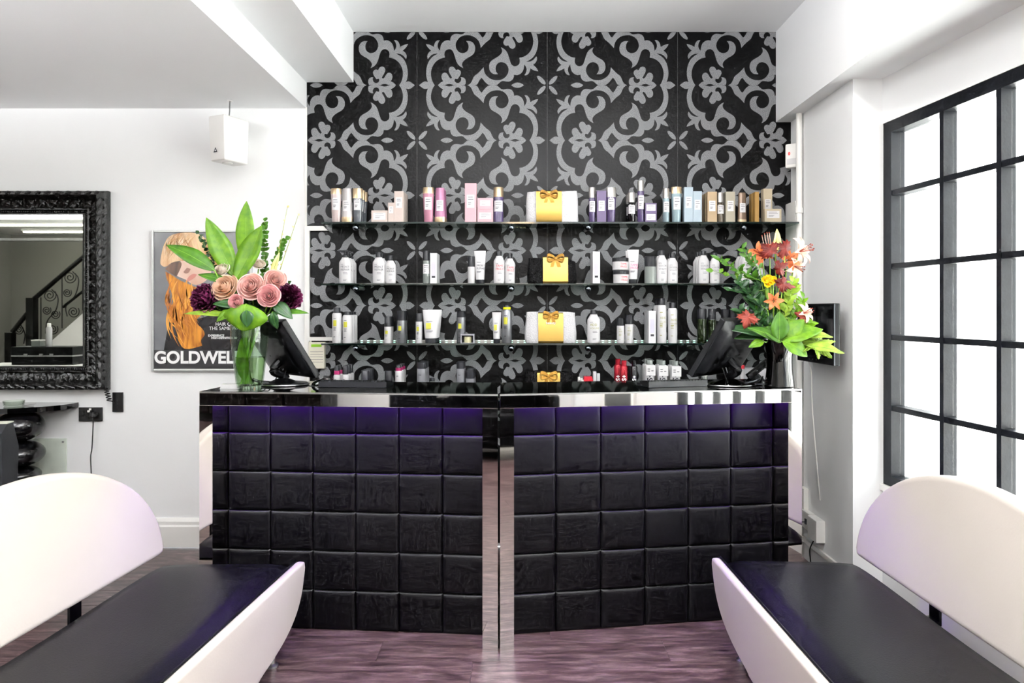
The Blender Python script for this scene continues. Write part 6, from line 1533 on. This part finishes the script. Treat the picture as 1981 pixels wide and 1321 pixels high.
G().box((4.1,-0.03,2.1), (5.0,-0.001,2.18)).map(WM).build('door_head', TRIM, d1)
G().tube([WM((4.2,-0.06,1.0)), WM((4.32,-0.06,1.0))], 0.01, 8).build('door_handle', STEEL, d1, smooth=True)

# ------------------------------------------------------------------ lamps
spots = [(-0.55, 2.6), (0.85, 2.6), (-0.55, 1.2), (0.85, 1.2), (-0.55, -0.4), (0.85, -0.4), (0.15, -1.8)]  # downlights out of view, added as fill for the reception
for k, (x, y) in enumerate(spots):
    t = thing('ceiling_downlight', 'recessed round downlight in the reception ceiling, '+['over the left desk','over the right desk','over the left bench','over the right bench','behind the left bench','behind the right bench','by the street front'][k], 'lamp', (x, y, ZC-0.01), 'reception downlights')
    G().lathe([(0.05,-0.004),(0.075,-0.012),(0.082,0.0),(0.082,0.009)], (x,y,ZC-0.009), 24, cap=False).build('rim', TRIM, t, smooth=True)
    G().lathe([(0.05,0.0),(0.05,0.004)], (x,y,ZC-0.012), 24).build('diffuser', mat('lamp_diffuser', 'fff4e2', 0.5, emit='ffe9cc', estr=6.0, noise=None), t)
    ld = bpy.data.lights.new('lamp_light', 'AREA'); ld.shape = 'DISK'; ld.size = 0.16; ld.energy = LAMP_W; ld.color = (1.0, 0.95, 0.90)
    lo = bpy.data.objects.new('lamp_light', ld); C.objects.link(lo); lo.parent = t; lo.location = (0, 0, -0.02)
for k, (y, x0, x1) in enumerate(((-0.7, -8.1, -4.3), (-1.45, -8.1, -4.3), (-2.3, -7.7, -4.3), (1.6, -7.0, -3.2))):
    t = thing('ceiling_batten', ['first', 'second', 'third', 'fourth'][k]+' linear light batten on the ceiling, seen in the mirror', 'lamp', ((x0+x1)/2, y, ZL-0.03), 'linear ceiling battens')
    G().box((x0, y-0.05, ZL-0.02), (x1, y+0.05, ZL)).build('housing', TRIM, t, fix=False)
    G().box((x0+0.02, y-0.03, ZL-0.045), (x1-0.02, y+0.03, ZL-0.0205)).build('tube', mat('batten_tube', 'ffffff', 0.5, emit='fffbe8', estr=BATTEN, noise=None), t, fix=False)
for k, (x, y, z_, L_) in enumerate(((-3.0, 1.1, 2.30, 1.5), (-5.6, 0.2, 2.30, 1.5), (0.2, 0.7, 2.62, 1.5), (0.2, -1.3, 2.62, 1.5))):  # bars out of view, added to brighten the ceilings
    t = thing('suspended_uplighter', ['suspended bar uplighter over the styling chairs', 'far suspended bar uplighter near the stairs', 'suspended bar uplighter over the benches', 'suspended bar uplighter near the street front'][k], 'lamp', (x, y, z_), 'suspended bar uplighters')
    G().box((x-L_/2, y-0.05, z_-0.03), (x+L_/2, y+0.05, z_)).build('housing', STEEL, t, fix=False)
    zc_ = ZL if x < -1.3 else ZC
    for s_ in (-1, 1): G().tube([(x+s_*L_*0.4, y, z_), (x+s_*L_*0.4, y, zc_-0.001)], 0.002, 6).build('suspension_wire', STEEL, t)
    ld = bpy.data.lights.new('uplight', 'AREA'); ld.shape = 'RECTANGLE'; ld.size = L_; ld.size_y = 0.08; ld.energy = UPLIGHT; ld.color = (0.97, 0.98, 1.0)
    lo = bpy.data.objects.new('uplight', ld); C.objects.link(lo); lo.parent = t; lo.location = (0, 0, 0.012); lo.rotation_euler = (pi, 0, 0)
pl = thing('pendant_lamp', 'round warm glass pendant lamp behind the viewer, mirrored in the wallpaper', 'lamp', (-0.02, -0.5, 2.3))
G().ball((-0.02, -0.5, 2.5), 0.17, 24, 16).build('globe', mat('warm_globe', 'fff0d8', 0.4, emit='ffdcae', estr=12.0, noise=None), pl, smooth=True)
G().lathe([(0.004,0),(0.004,0.49)], (-0.02,-0.5,2.665), 8).lathe([(0.05,0.0),(0.05,0.02)], (-0.02,-0.5,ZC-0.02), 16).build('flex', BLACKP, pl, smooth=True)
